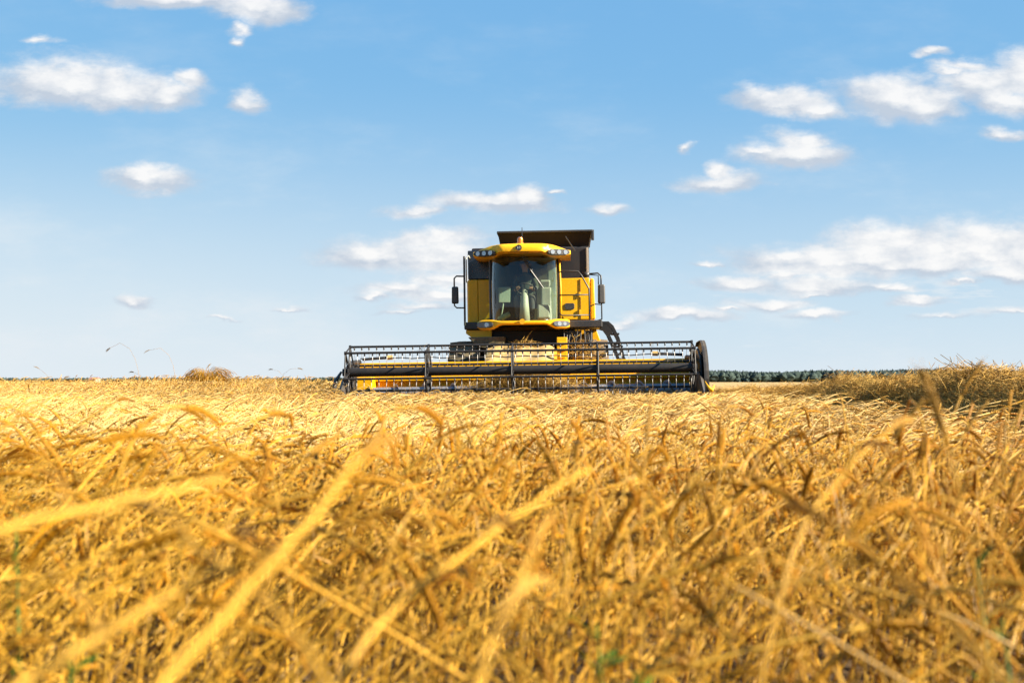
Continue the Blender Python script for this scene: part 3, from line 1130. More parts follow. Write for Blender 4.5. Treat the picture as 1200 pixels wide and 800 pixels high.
    # arms carrying the reel
    for x in (-3.235, 3.085):
        ar = MB()
        ar.tube([(x, -1.62, 1.22), (x, -2.3, 1.20), (x, -3.12, 1.02)], [.05, .045, .04], 8)
        ar.lathe([(.07, x - .04), (.07, x + .03)], "x", (0, C[0], C[1]), 14)
        arm = ar.build("reel_arm", BLKM, ROOT, bevel=0)
        cyl = MB()
        sx = -1 if x < 0 else 1
        cyl.tube([(x - sx * .08, -1.7, 1.27), (x - sx * .55, -1.66, 1.30)], .028, 10)
        cyl.tube([(x - sx * .55, -1.66, 1.30), (x - sx * .66, -1.65, 1.305)], .045, 8, 1)
        cyl.build("lift_cylinder", [BLKM, CHAFF], arm)
    # hose along the beam
    MB().tube([(-3.2 + i * .2, -1.69 + .01 * math.sin(i), 1.285 + .012 * math.sin(i * 2.1)) for i in range(32)], .012, 6).build("hydraulic_hose", BLK, ROOT, smooth=True)


build_header()


def build_wheels():
    def wheel(name, x, y, Rr, w, m=RUB):
        root = empty(name, (x, y, Rr), (0, 0, 0), ROOT)
        t = MB()
        t.lathe([(Rr * .55, -w * .42), (Rr * .80, -w * .5), (Rr * .93, -w * .47), (Rr * .96, -w * .3), (Rr * .965, w * .3), (Rr * .93, w * .47), (Rr * .80, w * .5), (Rr * .55, w * .42)], "x", n=48)
        nl = 22
        for i in range(nl * 2):
            s = 1 if i % 2 else -1
            a = 2 * math.pi * i / (nl * 2)
            rows = []
            for u, ru in ((0.02, Rr * .955), (.5, Rr * .955), (1.0, Rr * .92)):
                aa = a + s * 0 + u * .16
                xx = s * w * .49 * u
                r1 = ru + (.045 if u < .9 else .05)
                rows.append([(xx, ru * math.sin(aa - .035), ru * math.cos(aa - .035)), (xx, r1 * math.sin(aa - .025), r1 * math.cos(aa - .025)),
                             (xx, r1 * math.sin(aa + .025), r1 * math.cos(aa + .025)), (xx, ru * math.sin(aa + .035), ru * math.cos(aa + .035))])
            t.grid(rows)
        t.build("tyre", m, root, angle=35)
        s = 1 if x > 0 else -1
        r = MB().lathe([(Rr * .55, -w * .4), (Rr * .57, -w * .43), (Rr * .5, -w * .35), (Rr * .45, 0), (.2, .05 * s), (.2, .12 * s), (.1, .13 * s), (.1, w * .3), (Rr * .5, w * .35), (Rr * .57, w * .43), (Rr * .55, w * .4)], "x", n=32)
        r.build("rim", YELD, root, angle=35)
        return root

    wheel("front_wheel", -1.36, .95, .84, .70)
    wheel("front_wheel", 1.32, .95, .84, .70)
    wheel("rear_wheel", -1.25, 4.9, .62, .46)
    wheel("rear_wheel", 1.25, 4.9, .62, .46)
    MB().tube([(-1.2, .95, .84), (1.2, .95, .84)], .16, 12).build("front_axle", BLKM, ROOT)
    MB().tube([(-1.2, 4.9, .62), (1.2, 4.9, .62)], .10, 12).build("rear_axle", BLKM, ROOT)


build_wheels()


def build_body():
    # feeder house: slopes from under the cab down to the header, its top deep in chaff
    prof = [(-1.52, .52), (-1.52, 1.16), (-.62, 1.44), (-.55, 1.40), (.9, 1.5), (.9, 1.0)]
    fh = MB().prism(prof, "x", -.82, .80).build("feeder_house", YELD, ROOT, bevel=.02)
    # layer of chaff, lumpy
    rows = []
    for i in range(30):
        t = i / 29
        y = -1.58 + 1.02 * t
        z = 1.165 + (y + 1.52) * .311
        r = []
        for j in range(40):
            u = j / 39
            x = -.80 + 1.34 * u
            e = min(1, 9 * u, 9 * (1 - u), 12 * t + .2)
            r.append((x, y, z + .015 + .06 * e * (.6 + .5 * math.sin(9 * x + 5 * y) * math.sin(7 * y - 3 * x)) + .012 * random.random()))
        rows.append(r)
    MB().grid(rows).build("chaff_cover", CHAFF, fh, smooth=True)
    cb = MB()
    cb.box((.70, -1.40, 1.42), (.20, .10, .46))
    for z in (1.27, 1.40, 1.53):
        cb.box((.70, -1.46, z), (.13, .02, .05))
    cb.build("coupler_bracket", YEL, ROOT, bevel=.012)
    # chassis darkness under the cab: frame rails, gearbox, hoses
    ch = MB()
    ch.box((-.02, 1.4, 1.72), (2.0, 1.2, .34))
    ch.box((-.72, .9, 1.25), (.12, 2.2, .7))
    ch.box((.72, .9, 1.25), (.12, 2.2, .7))
    ch.box((0, .55, 1.15), (2.3, .35, .4))
    ch.build("chassis", BLKM, ROOT, bevel=.02)
    eq = MB()
    for x, w, h in ((.98, .22, .55), (1.25, .16, .42), (.82, .1, .5)):
        eq.box((x, .18, 1.84 - h / 2), (w, .22, h))
    for i in range(9):
        x = .74 + i * .07
        eq.tube([(x, .02 + random.uniform(-.04, .04), 1.86), (x + random.uniform(-.06, .06), -.05, 1.6), (x + random.uniform(-.1, .1), .05, 1.2 + random.uniform(0, .2))], .014, 6)
    for i in range(12):
        eq.lathe([(.025, 0), (.025, .03)], "y", (random.uniform(.8, 1.32), .03, random.uniform(1.4, 1.8)), 8)
    eq.build("valve_block", BLK, ROOT, bevel=.006)
    # left flank: dark glossy upper panel, yellow lower panel, black belt and yellow foot
    MB().prism([(-1.33, 3.03), (-.80, 3.03), (-.80, 3.66), (-1.33, 3.66)], "y", 1.15, 1.45).build("upper_panel", NAVY, ROOT, bevel=.02)
    lp = MB()
    lp.box((-1.225, 1.28, 2.56), (.22, .26, .925))
    lp.box((-.96, 1.28, 2.56), (.30, .26, .925))
    lp.build("flank_panel", YEL, ROOT, bevel=.015)
    MB().box((-1.10, 1.0, 2.00), (.56, .75, .155)).build("platform_edge", BLK, ROOT, bevel=.02)
    MB().prism([(-1.35, 1.91), (-.80, 1.91), (-.80, 1.76), (-1.24, 1.76), (-1.35, 1.84)], "y", .70, 1.5).build("lower_flank", YEL, ROOT, bevel=.01)
    mud = MB().prism([(-1.28, 1.75), (-.5, 1.75), (-.55, 1.40), (-1.1, 1.55)], "y", .35, 1.4)
    mud.build("mudguard", paint("dusty_guard", (0.10, 0.075, 0.05), .8, dust=.7), ROOT, bevel=.02)
    # right flank: yellow door with a dark handle recess
    dr = MB().prism([(.68, 2.20), (.76, 2.12), (1.30, 2.12), (1.30, 3.02), (.68, 3.02)], "y", 1.14, 1.30).build("engine_door", YEL, ROOT, bevel=.015)
    ins = MB().prism([(.76, 2.37), (.79, 2.34), (.94, 2.34), (.97, 2.37), (.97, 2.46), (.94, 2.48), (.79, 2.48), (.76, 2.46)], "y", 1.125, 1.16)
    ins.build("door_handle", BLK, dr, bevel=.008)
    MB().box((1.105, 1.132, 2.57), (.012, .015, .86)).build("door_seam", paint("dark_yellow_seam", (.25, .12, .004), .6, dust=.2), dr)  # darker yellow strip along the door's seam
    for z in (2.28, 2.66):
        la = MB().box((1.085, 1.125, z), (.045, .03, .11))
        la.build("latch", YELD, dr, bevel=.006)
    MB().prism([(1.32, 2.12), (1.42, 2.14), (1.40, 3.00), (1.32, 3.02)], "y", 1.16, 5.4).build("side_cover", YEL, ROOT, bevel=.02)
    MB().prism([(-1.38, 2.10), (-1.345, 2.10), (-1.345, 3.02), (-1.38, 3.02)], "y", 1.5, 5.4).build("side_cover", YEL, ROOT, bevel=.01)
    # bulk of the machine behind
    MB().prism([(1.42, 1.1), (1.42, 2.9), (3.6, 2.9), (5.9, 2.6), (6.2, 1.9), (5.6, 1.2)], "x", -1.30, 1.28).build("rear_hull", YELD, ROOT, bevel=.04)
    MB().box((.02, 3.0, 3.36), (2.58, 3.0, .78)).build("grain_tank", TANK, ROOT, bevel=.03)
    pt = MB()
    pt.box((.99, 1.44, 3.36), (.60, .07, .70))
    pt.build("tank_front_panel", TANK, ROOT, bevel=.015)
    MB().box((1.265, 1.40, 3.30), (.05, .06, .80)).build("grey_post", paint("grey_post_paint", (.25, .22, .19), .5, dust=.4), ROOT, bevel=.01)
    # exhaust and engine deck at the back
    MB().tube([(-.9, 4.9, 2.7), (-.9, 4.9, 3.7)], .08, 14).build("exhaust_pipe", BLKM, ROOT, angle=40)
    # hopper extension: four flaps leaning out
    zb, zt = 3.73, 4.06
    bx, tx = (-.60, 1.27), (-.655, 1.335)
    by, ty = (1.62, 4.3), (1.48, 4.45)
    def flap(name, p):
        MB().grid(p).build(name, HOP, ROOT, solid=.03)
    flap("hopper_flap", [[(bx[0], by[0], zb), (bx[1], by[0], zb)], [(tx[0], ty[0], zt), (tx[1], ty[0], zt)]])
    flap("hopper_flap", [[(bx[0], by[1], zb), (bx[1], by[1], zb)], [(tx[0], ty[1], zt), (tx[1], ty[1], zt)]])
    flap("hopper_flap", [[(bx[0], by[0], zb), (bx[0], by[1], zb)], [(tx[0], ty[0], zt), (tx[0], ty[1], zt)]])
    flap("hopper_flap", [[(bx[1], by[0], zb), (bx[1], by[1], zb)], [(tx[1], ty[0], zt), (tx[1], ty[1], zt)]])
    rm = MB()
    rm.box((.345, ty[0] - .01, zt + .02), (2.10, .10, .05))
    rm.box((.345, ty[1] + .01, zt + .02), (2.10, .10, .05))
    rm.box((tx[0] - .01, 2.96, zt + .02), (.09, 2.9, .05))
    rm.box((tx[1] + .01, 2.96, zt + .02), (.09, 2.9, .05))
    rm.box((1.395, 1.50, 3.99), (.06, .14, .22))
    rm.build("hopper_rim", BLK, ROOT, bevel=.012)
    # black decks on both sides of the cab
    MB().box((1.10, .55, 1.97), (.86, 1.25, .15)).build("platform", BLK, ROOT, bevel=.02)
    # front yellow stub below the right platform
    MB().prism([(1.28, 1.90), (1.42, 1.90), (1.52, 1.62), (1.42, 1.50), (1.30, 1.60)], "y", .85, 1.4).build("wheel_arch", YEL, ROOT, bevel=.012)
    # ladder swung forward on the right
    rail = [(1.50, 2.02), (1.64, 2.02), (1.75, 1.96), (1.86, 1.74), (1.92, 1.50), (1.98, 1.20), (1.84, 1.20), (1.80, 1.46), (1.70, 1.72), (1.56, 1.88), (1.50, 1.88)]
    ld = empty("ladder", (0, 0, 0), (0, 0, 0), ROOT)
    for y in (.06, .46):
        s = MB()
        # side plate: two flat stringers joined by webs, with open slots between
        o_ = [(1.50, 2.02), (1.66, 2.02), (1.76, 1.93), (1.88, 1.68), (1.95, 1.42), (2.00, 1.20)]
        i_ = [(1.48, 1.86), (1.55, 1.84), (1.62, 1.74), (1.72, 1.50), (1.80, 1.32), (1.84, 1.20)]
        w = .30
        mo = [(p[0] + (q[0] - p[0]) * w, p[1] + (q[1] - p[1]) * w) for p, q in zip(o_, i_)]
        mi = [(q[0] + (p[0] - q[0]) * w, q[1] + (p[1] - q[1]) * w) for p, q in zip(o_, i_)]
        for k in range(5):
            s.prism([o_[k], o_[k + 1], mo[k + 1], mo[k]], "y", y - .015, y + .015)
            s.prism([i_[k], mi[k], mi[k + 1], i_[k + 1]], "y", y - .015, y + .015)
            t0, t1 = ((0, 1) if k < 2 else (.0, .28))
            L_ = lambda a, b, t: (a[0] + (b[0] - a[0]) * t, a[1] + (b[1] - a[1]) * t)
            s.prism([L_(mo[k], mo[k + 1], t0), L_(mo[k], mo[k + 1], t1), L_(mi[k], mi[k + 1], t1), L_(mi[k], mi[k + 1], t0)], "y", y - .013, y + .013)
        s.build("ladder_side", BLKM, ld)
    for x, z in ((1.80, 1.76), (1.87, 1.50), (1.92, 1.24)):
        MB().box((x, .26, z), (.16, .42, .035)).build("step", BLKM, ld, bevel=.006)


build_body()


def build_cab():
    cx = -.075
    N = 28
    def plan(t, k=1.0):
        """outline of the screen seen from above, t from -1 (left) to 1 (right)"""
        a = t * R(88)
        return (cx + .70 * k * math.copysign(abs(math.sin(a)) ** .9, math.sin(a)), .40 - .80 * math.cos(a) ** .75)
    rows = []
    for i in range(9):
        s = i / 8
        z = 2.04 + 1.36 * s
        k = .985 + .02 * math.sin(math.pi * s) - .008 * s
        row = []
        for j in range(N + 1):
            t = -1 + 2 * j / N
            x, y = plan(t, k)
            zz = z if i else z + .10 * max(0, abs(t) - .55) ** 1.5 * 2
            row.append((x, y + .10 * s - .06 * math.sin(math.pi * s), zz))
        rows.append(row)
    ws = MB().grid(rows).build("windscreen", GLASS, ROOT, smooth=True)
    wp = MB()
    wp.tube([(-.10, -.36, 3.36), (.06, -.37, 3.10), (.28, -.33, 2.80)], .011, 6)
    wp.tube([(-.06, -.36, 3.37), (.12, -.365, 3.06)], .008, 6)
    wp.tube([(.08, -.385, 3.06), (.33, -.325, 2.70)], .014, 6)
    wp.build("wiper", BLK, ws)
    # side windows and frame
    for s, nm_ in ((-1, "side_window"), (1, "side_window")):
        x = cx + s * .70
        MB().grid([[(x, .46, 2.10), (x, 1.20, 2.10)], [(x, .56, 3.38), (x, 1.20, 3.38)]]).build(nm_, GLASS, ROOT, solid=.006)
    for s in (-1, 1):
        fr = MB()
        x = cx + s * .715
        fr.tube([(x, .42, 2.06), (x, .40, 2.7), (x, .50, 3.42)], .035, 8)
        fr.tube([(x, 1.22, 2.06), (x, 1.22, 3.42)], .05, 8)
        fr.box((x, .84, 2.06), (.07, .82, .09))
        fr.build("cab_frame", BLK, ROOT, angle=40)
    MB().tube([(cx + .745, .36, 2.10), (cx + .755, .33, 2.7), (cx + .735, .44, 3.36)], .022, 8).build("door_pillar", YELD, ROOT, smooth=True)
    MB().box((cx, .72, 2.02), (1.36, 1.0, .06)).build("cab_floor", CABIN, ROOT)
    MB().box((cx, 1.24, 2.72), (1.36, .06, 1.38)).build("cab_back_wall", CABIN, ROOT)
    MB().box((cx, .70, 3.385), (1.36, 1.0, .03)).build("headliner", CABIN, ROOT)
    # interior
    MB().box((cx + .57, 1.02, 2.72), (.20, .10, 1.28)).build("pillar_glare", TRIM, ROOT, bevel=.03)  # pale box added to stand in for a bright strip of reflected light
    st = empty("driver_seat", (cx, .85, 2.05), (0, 0, 0), ROOT)
    MB().box((0, 0, .38), (.50, .48, .14)).build("seat_cushion", SEAT, st, bevel=.05)
    MB().box((0, .26, .75), (.48, .13, .66), (R(-8), 0, 0)).build("seat_back", SEAT, st, bevel=.05)
    MB().box((0, .33, 1.16), (.26, .10, .18)).build("headrest", SEAT, st, bevel=.04)
    MB().tube([(0, 0, 0), (0, 0, .32)], .12, 12).build("seat_post", BLK, st)
    cl = empty("steering_column", (cx, .28, 2.05), (0, 0, 0), ROOT)
    MB().tube([(0, -.10, 0), (0, -.02, .50), (0, .10, .68)], [.12, .08, .05], 10).build("column", TRIM, cl, smooth=True)
    w = MB()
    c0 = Vector((0, .12, .70))
    M = Euler((R(-32), 0, 0)).to_matrix()
    w.tube([c0 + M @ Vector((.19 * math.cos(a * .2618), .19 * math.sin(a * .2618), 0)) for a in range(25)], .016, 8)
    for a in (0.5, 2.6, 4.71):
        w.tube([c0, c0 + M @ Vector((.19 * math.cos(a), .19 * math.sin(a), 0))], .014, 6)
    w.build("steering_wheel", BLK, cl, smooth=True)
    co = MB()
    co.box((cx + .45, .70, 2.42), (.22, .70, .70))
    co.box((cx + .43, .40, 2.84), (.22, .06, .18), (R(20), 0, 0))
    co.box((cx + .40, .30, 2.22), (.26, .30, .30), (R(-15), 0, 0))
    co.build("side_console", TRIM, ROOT, bevel=.03)
    bt = MB().tube([(cx - .52, -.02, 2.10), (cx - .40, -.10, 2.15), (cx - .30, -.12, 2.20)], [.05, .055, .05], 10)
    bt.build("document_tube", paint("pale_green_plastic", (.35, .55, .42), .4, dust=.1), ROOT, smooth=True)
    mo = MB().box((cx - .42, .25, 2.62), (.24, .07, .32), (R(12), 0, R(12)))
    mo.tube([(cx - .50, .28, 2.1), (cx - .44, .28, 2.5)], .02, 6)
    mo.build("monitor", paint("pale_green_screen_case", (.30, .38, .33), .35, dust=.1), ROOT, bevel=.02)
    # bumper below the screen: a yellow bow, thick where the headlights sit
    rows = []
    xs = np.linspace(-1.03, .86, 41)
    for x in xs:
        t = (x - cx) / .955
        e = float(sm(abs(t), .45, .72))
        lo, hi = 1.965 - .095 * e, 2.035 + .03 * e
        if abs(t) > .9:
            q = (abs(t) - .9) / .11
            lo, hi = lo + .05 * q * q, hi - .05 * q * q
        y = -.47 + .22 * abs(t) ** 3
        rows.append([(x, y + .30, lo), (x, y + .02, lo), (x, y - .03, lo + .02), (x, y - .03, hi - .02), (x, y + .02, hi), (x, y + .30, hi)])
    mb = MB().grid(rows, close=True)
    mb.add(rows[0], [tuple(range(6))])
    mb.add(rows[-1], [tuple(reversed(range(6)))])
    bp = mb.build("bumper", YEL, ROOT, angle=50)
    MB().lathe([(.055, -.535), (.05, -.50)], "y", (-.10, .0, 2.015), 18).build("bumper_badge", YELD, bp)
    for sx, x in ((-1, -.86), (1, .68)):
        yaw = R(25 * sx)
        h = empty("headlight", (x, -.365, 1.965), (0, 0, yaw), bp)
        def oval(a, b, n=22):
            return [(a * math.copysign(abs(math.cos(q)) ** .7, math.cos(q)), b * math.copysign(abs(math.sin(q)) ** .7, math.sin(q))) for q in [2 * math.pi * i / n for i in range(n)]]
        # housing and lamps in one mesh: a headlight
        hm = MB().prism(oval(.185, .06), "y", -.035, .05, 0)
        hm.lathe([(.045, -.047), (.050, -.03)], "y", (-.05 * sx + .0, 0, 0), 16, 1)
        hm.lathe([(.038, -.045), (.042, -.03)], "y", (.07, 0, 0), 14, 1)
        hm.prism([(a * .93, b * .86) for a, b in oval(.185, .06)], "y", -.042, -.036, 2)
        ho = hm.build("headlight", [BLK, LENS, paint("headlight_reflector", (.12, .125, .14), .25, .6, dust=.1)], bp)
        ho.location, ho.rotation_euler = h.location.copy(), h.rotation_euler.copy()
        bpy.data.objects.remove(h)
    # roof: crowned in the middle, wings at both ends
    rows = []
    xs = np.linspace(-1.10, .90, 45)
    for x in xs:
        t = (x + .10) / 1.0
        e = float(sm(abs(t), .40, .62))
        lo = 3.41 - .07 * e + .03 * float(sm(abs(t), .88, 1.0))
        hi = 3.60 - .035 * t * t - .085 * float(sm(abs(t), .55, 1.0))
        y = -.62 + .10 * e + .28 * abs(t) ** 3
        rows.append([(x, 1.3, 3.415), (x, y + .30, lo + .01), (x, y, lo + .02), (x, y - .01, (lo + hi) / 2 - .01), (x, y + .04, hi - .02), (x, y + .12, hi), (x, 1.3, hi + .02)])
    mb = MB().grid(rows, close=True)
    mb.add(rows[0], [tuple(range(7))])
    mb.add(rows[-1], [tuple(reversed(range(7)))])
    rf = mb.build("cab_roof", YEL, ROOT, angle=50)
    for sx, x in ((-1, -.84), (1, .645)):
        yaw = R(24 * sx)
        pod = MB().prism([(.245 * math.copysign(abs(math.cos(q)) ** .75, math.cos(q)), .062 * math.copysign(abs(math.sin(q)) ** .75, math.sin(q))) for q in [2 * math.pi * i / 26 for i in range(26)]], "y", -.05, .08)
        po = pod.build("light_pod", BLK, ROOT, bevel=.008)
        po.location, po.rotation_euler = (x, -.435, 3.415), (0, 0, yaw)
        for i in (-1, 0, 1):
            lm = MB().lathe([(.046, -.058), (.052, -.04)], "y", (0, 0, 0), 18, 0)
            lm.lathe([(.057, -.052), (.057, -.03)], "y", (0, 0, 0), 18, 1)
            l = lm.build("work_lamp", [LENS, BLKM], po)
            l.location = (i * .142, 0, 0)
    # emblem, beacon, aerial
    em = MB().lathe([(.062, -.645), (.062, -.60)], "y", (-.145, 0, 3.50), 22, 0)
    em.prism([(-.175, 3.478), (-.163, 3.478), (-.128, 3.522), (-.128, 3.478), (-.116, 3.478), (-.116, 3.524), (-.134, 3.524), (-.164, 3.488), (-.164, 3.524), (-.175, 3.524)], "y", -.650, -.644, 1)
    em.build("emblem", [BLK, TRIM], rf)
    vs = MB().prism([(-.30, 3.452), (.02, 3.452), (.06, 3.425), (-.34, 3.425)], "y", -.55, -.47)
    vs.build("sun_visor_bracket", BLK, rf, bevel=.006)
    bc = MB().lathe([(.075, 0), (.075, .03), (.06, .035), (.06, .10), (.05, .135), (.02, .15)], "z", (-.13, -.25, 3.61), 18)
    bc.build("beacon", AMBER, ROOT, angle=40)
    MB().tube([(-.09, -.2, 3.60), (-.09, -.2, 3.96)], .008, 5).build("aerial", BLK, ROOT)
    MB().tube([(1.0, .6, 3.6 - .05), (.80, .6, 3.86)], .01, 5).build("grab_wire", BLK, ROOT)


build_cab()


def build_rails():
    # mirrors: arm loop and housing with its mirror pane
    for s in (-1, 1):
        if s < 0:
            p = [(-1.34, .35, 3.03), (-1.50, .28, 3.03), (-1.545, .26, 2.98), (-1.545, .26, 2.80)]
            q = [(-1.545, .26, 2.46), (-1.545, .26, 2.41), (-1.50, .28, 2.365), (-1.34, .35, 2.365)]
            x = -1.53
            body = (.145, .10, .36)
        else:
            p = [(1.22, .35, 3.03), (1.46, .28, 3.04), (1.525, .26, 2.98), (1.525, .26, 2.78)]
            q = [(1.525, .26, 2.45), (1.53, .27, 2.36), (1.53, .28, 2.08), (1.36, .35, 2.03)]
            x = 1.53
            body = (.15, .11, .40)
        mi = MB().box((x, .27, 2.63 if s < 0 else 2.60), body, (0, 0, R(14 * s)), taper=(.94, .9)).build("mirror", BLK, ROOT, bevel=.03)
        a = MB()
        a.tube(p, .017, 8)
        a.tube(q, .015, 8)
        if s > 0:
            a.tube([(1.27, .35, 3.02), (1.47, .28, 2.99), (1.47, .27, 2.80)], .012, 6)
            a.box((1.22, .35, 3.02), (.12, .10, .10))
            a.tube([(1.30, .4, 2.36), (1.40, .34, 2.40), (1.52, .28, 2.38)], .012, 6)
        a.build("mirror_arm", BLK, mi, smooth=True)
        MB().box((x, .33, 2.62), (.11, .006, .30), (0, 0, R(14 * s))).build("mirror_pane", MIRR, mi)
    # tall black post on the left edge, with a grey grab handle
    MB().tube([(-1.345, .42, 2.0), (-1.345, .42, 3.46)], .022, 8).build("left_post", BLK, ROOT)
    MB().tube([(-1.30, .42, 2.9), (-1.30, .40, 3.42), (-1.25, .42, 3.47), (-1.22, .5, 3.40)], .014, 8).build("grab_handle", TRIM, ROOT, smooth=True)
    # guard rails over the right platform
    r = MB()
    y = .12
    r.tube([(.64, y, 2.10), (.64, y, 3.04), (.72, y, 3.085), (1.05, y, 3.07), (1.12, y, 2.98), (1.27, y, 2.70), (1.27, y, 1.90)], .016, 8)
    r.tube([(.64, y, 2.58), (1.27, y, 2.58)], .014, 8)
    r.tube([(.64, y, 2.22), (.70, y, 2.16), (1.27, y, 2.16)], .014, 8)
    r.build("guard_rail", BLK, ROOT, smooth=True)


build_rails()


def build_driver():
    """a seated driver in dark work clothes, hands on the wheel"""
    skin, cloth = plain("skin", (0.42, 0.25, 0.17)), plain("dark_work_shirt", (0.035, 0.05, 0.06), .85)
    trous, hair = plain("work_trousers", (0.05, 0.055, 0.07), .85), plain("dark_hair", (0.03, 0.02, 0.015), .6)
    Mw = Matrix.Translation(ROOT.location) @ Euler(ROOT.rotation_euler).to_matrix().to_4x4()
    root = empty("person", Mw @ Vector((-.075, .80, 2.53)), ROOT.rotation_euler)
    tag(root, "driver in dark work clothes sitting behind the cab windscreen, hands on the wheel", "person")
    # one continuous body grown from a joint skeleton
    J = [((0, 0, .06), .15), ((0, .05, .26), .14), ((0, .06, .44), .15), ((0, .03, .56), .07), ((0, .0, .64), .055), ((0, -.02, .74), .098), ((0, -.03, .82), .088)]
    E_ = [(i, i + 1) for i in range(len(J) - 1)]
    for s in (-1, 1):
        k = len(J)
        J += [((s * .17, .04, .48), .072), ((s * .25, -.08, .27), .052), ((s * .19, -.30, .20), .042), ((s * .16, -.38, .22), .034), ((s * .145, -.43, .235), .026)]
        E_ += [(2, k), (k, k + 1), (k + 1, k + 2), (k + 2, k + 3), (k + 3, k + 4)]
        k = len(J)
        J += [((s * .10, -.05, .02), .10), ((s * .16, -.42, .04), .075), ((s * .15, -.44, -.36), .052), ((s * .15, -.56, -.41), .04)]
        E_ += [(0, k), (k, k + 1), (k + 1, k + 2), (k + 2, k + 3)]
    me = bpy.data.meshes.new("body")
    me.from_pydata([j[0] for j in J], E_, [])
    for m in (skin, cloth, trous):
        me.materials.append(m)
    o = bpy.data.objects.new("body", me)
    COL.objects.link(o)
    o.parent = root
    o.modifiers.new("skin", "SKIN")
    for i, j in enumerate(J):
        me.skin_vertices[0].data[i].radius = (j[1], j[1])
    me.skin_vertices[0].data[0].use_root = True
    sd = o.modifiers.new("smooth", "SUBSURF")
    sd.levels = sd.render_levels = 2
    dg = bpy.context.evaluated_depsgraph_get()
    ev = bpy.data.meshes.new_from_object(o.evaluated_get(dg))
    o.modifiers.clear()
    o.data = ev
    ev.materials.clear()
    for m in (skin, cloth, trous):
        ev.materials.append(m)
    idx = []
    for p in ev.polygons:
        c = p.center
        if c.z > .60 or (c.y < -.31 and c.z > .12):
            idx.append(0)
        elif c.z < .10:
            idx.append(2)
        else:
            idx.append(1)
    ev.polygons.foreach_set("material_index", idx)
    ev.polygons.foreach_set("use_smooth", [True] * len(ev.polygons))
    # fingers closed on the rim
    for s in (-1, 1):
        hd = MB()
        for f in range(4):
            b = Vector((s * (.165 - .018 * f), -.44 - .004 * f, .245))
            hd.tube([b, b + Vector((0, -.035, .012)), b + Vector((0, -.045, -.02)), b + Vector((0, -.025, -.036))], [.010, .010, .009, .007], 6)
        b = Vector((s * .12, -.40, .235))
        hd.tube([b, b + Vector((-s * .02, -.03, .0)), b + Vector((-s * .018, -.055, -.012))], [.012, .011, .008], 6)
        hd.build("fingers", skin, root, smooth=True)
    # face
    fc = MB()
    fc.tube([(0, -.118, .79), (0, -.140, .762), (0, -.125, .752)], [.010, .016, .010], 8)
    for s in (-1, 1):
        fc.lathe([(.004, -.012), (.022, -.006), (.026, .004), (.018, .012)], "x", (s * .098, -.015, .775), 12)
    fc.build("nose_and_ears", skin, root, smooth=True)
    ey = MB()
    for s in (-1, 1):
        ey.lathe([(.003, -.012), (.011, -.008), (.012, .0)], "y", (s * .034, -.105, .80), 10)
    ey.build("eyes", hair, root, smooth=True)
    MB().tube([(-.025, -.112, .725), (0, -.117, .722), (.025, -.112, .725)], .006, 6).build("mouth", plain("lips", (.30, .12, .10)), root, smooth=True)
    hb = MB()
    rows = []
    for i in range(7):
        a = R(90 * i / 6)
        rows.append([(.102 * math.cos(a) * math.cos(q) * (1 if True else 0), -.018 + .112 * math.cos(a) * math.sin(q) , .815 + .105 * math.sin(a) - (.05 if math.sin(q) > 0 else 0) * math.cos(a)) for q in [2 * math.pi * k / 20 for k in range(20)]])
    hb.grid(rows, close=True)
    hb.build("hair", hair, root, smooth=True)


build_driver()


# ------------------------------------------------------------------ straw caught in and on the header
def build_header_straw():
    Mw = Matrix.Translation(ROOT.location) @ Euler(ROOT.rotation_euler).to_matrix().to_4x4()
    P = []
    for i in range(420):                     # heaped into the mouth of the feeder
        x = random.gauss(-.12, .62)
        P.append((x, random.uniform(-2.55, -1.75), .52 + random.uniform(0, .42) * math.exp(-(x / 1.0) ** 2)))
    for i in range(150):                     # carried along the floor
        x = random.uniform(-3.0, 3.0)
        P.append((x, random.uniform(-2.7, -2.3), .42 + random.uniform(0, .12)))
    for i in range(7):                      # caught on top of the feeder house and hoses
        P.append((random.uniform(-.35, .2), random.uniform(-.8, -.6), 1.47 + random.uniform(0, .12)))
    for i in range(22):
        P.append((random.uniform(.8, 1.5), random.uniform(-.1, .1), 1.25 + random.uniform(0, .35)))
    for i in range(16):                      # hanging on the reel
        a = random.choice((15, 75, 255, 315))
        P.append((random.uniform(-3.0, 2.9), -3.08 + .48 * math.cos(R(a)), 1.0 + .48 * math.sin(R(a)) - .05))
    P = [Mw @ Vector(p) for p in P]
    n = len(P)
    RT = np.stack([rng.normal(0, .6, n), rng.normal(0, .6, n), rng.uniform(0, 6.28, n)], 1)
    s = rng.uniform(.55, 1.0, n)
    s[-16:] *= .45
    o = scatter("cut_straw", TANGLE, [tuple(p) for p in P], RT, np.stack([s, s, s], 1), rng.integers(0, 8, n), [OLD])
    tag(o, "cut straw gathered in the middle of the header and on the feeder", "straw", kind="stuff")


build_header_straw()


# ------------------------------------------------------------------ single plants that stand out
def grass_stalk(name, x, y, h, az, th1, label, cat="grass stalk", group=None, seed=1, lodge=0.06, p=3.0, head=.09):
    rg = np.random.default_rng(seed)
    root = empty(name, (x, y, float(soil(x, y))), (0, 0, az))
    tag(root, label, cat, group)
    nm = NM()
    pts = nm.path(1.0, lodge, th1, p, 14, .15, rg)
    pk = max(q.z for q in pts)
    k = h / pk
    pts = [q * k for q in pts]
    nm.stem(pts, .0016, .0008, 5)
    st = nm.mb.build("stem", LEAF, root, smooth=True)
    nm2 = NM()
    nm2.ear(pts[-1], pts[-1] - pts[-2], head, 0, rg, slot=0, curl=.6)
    nm2.mb.build("seed_head", WILD, root, smooth=True)
    return root


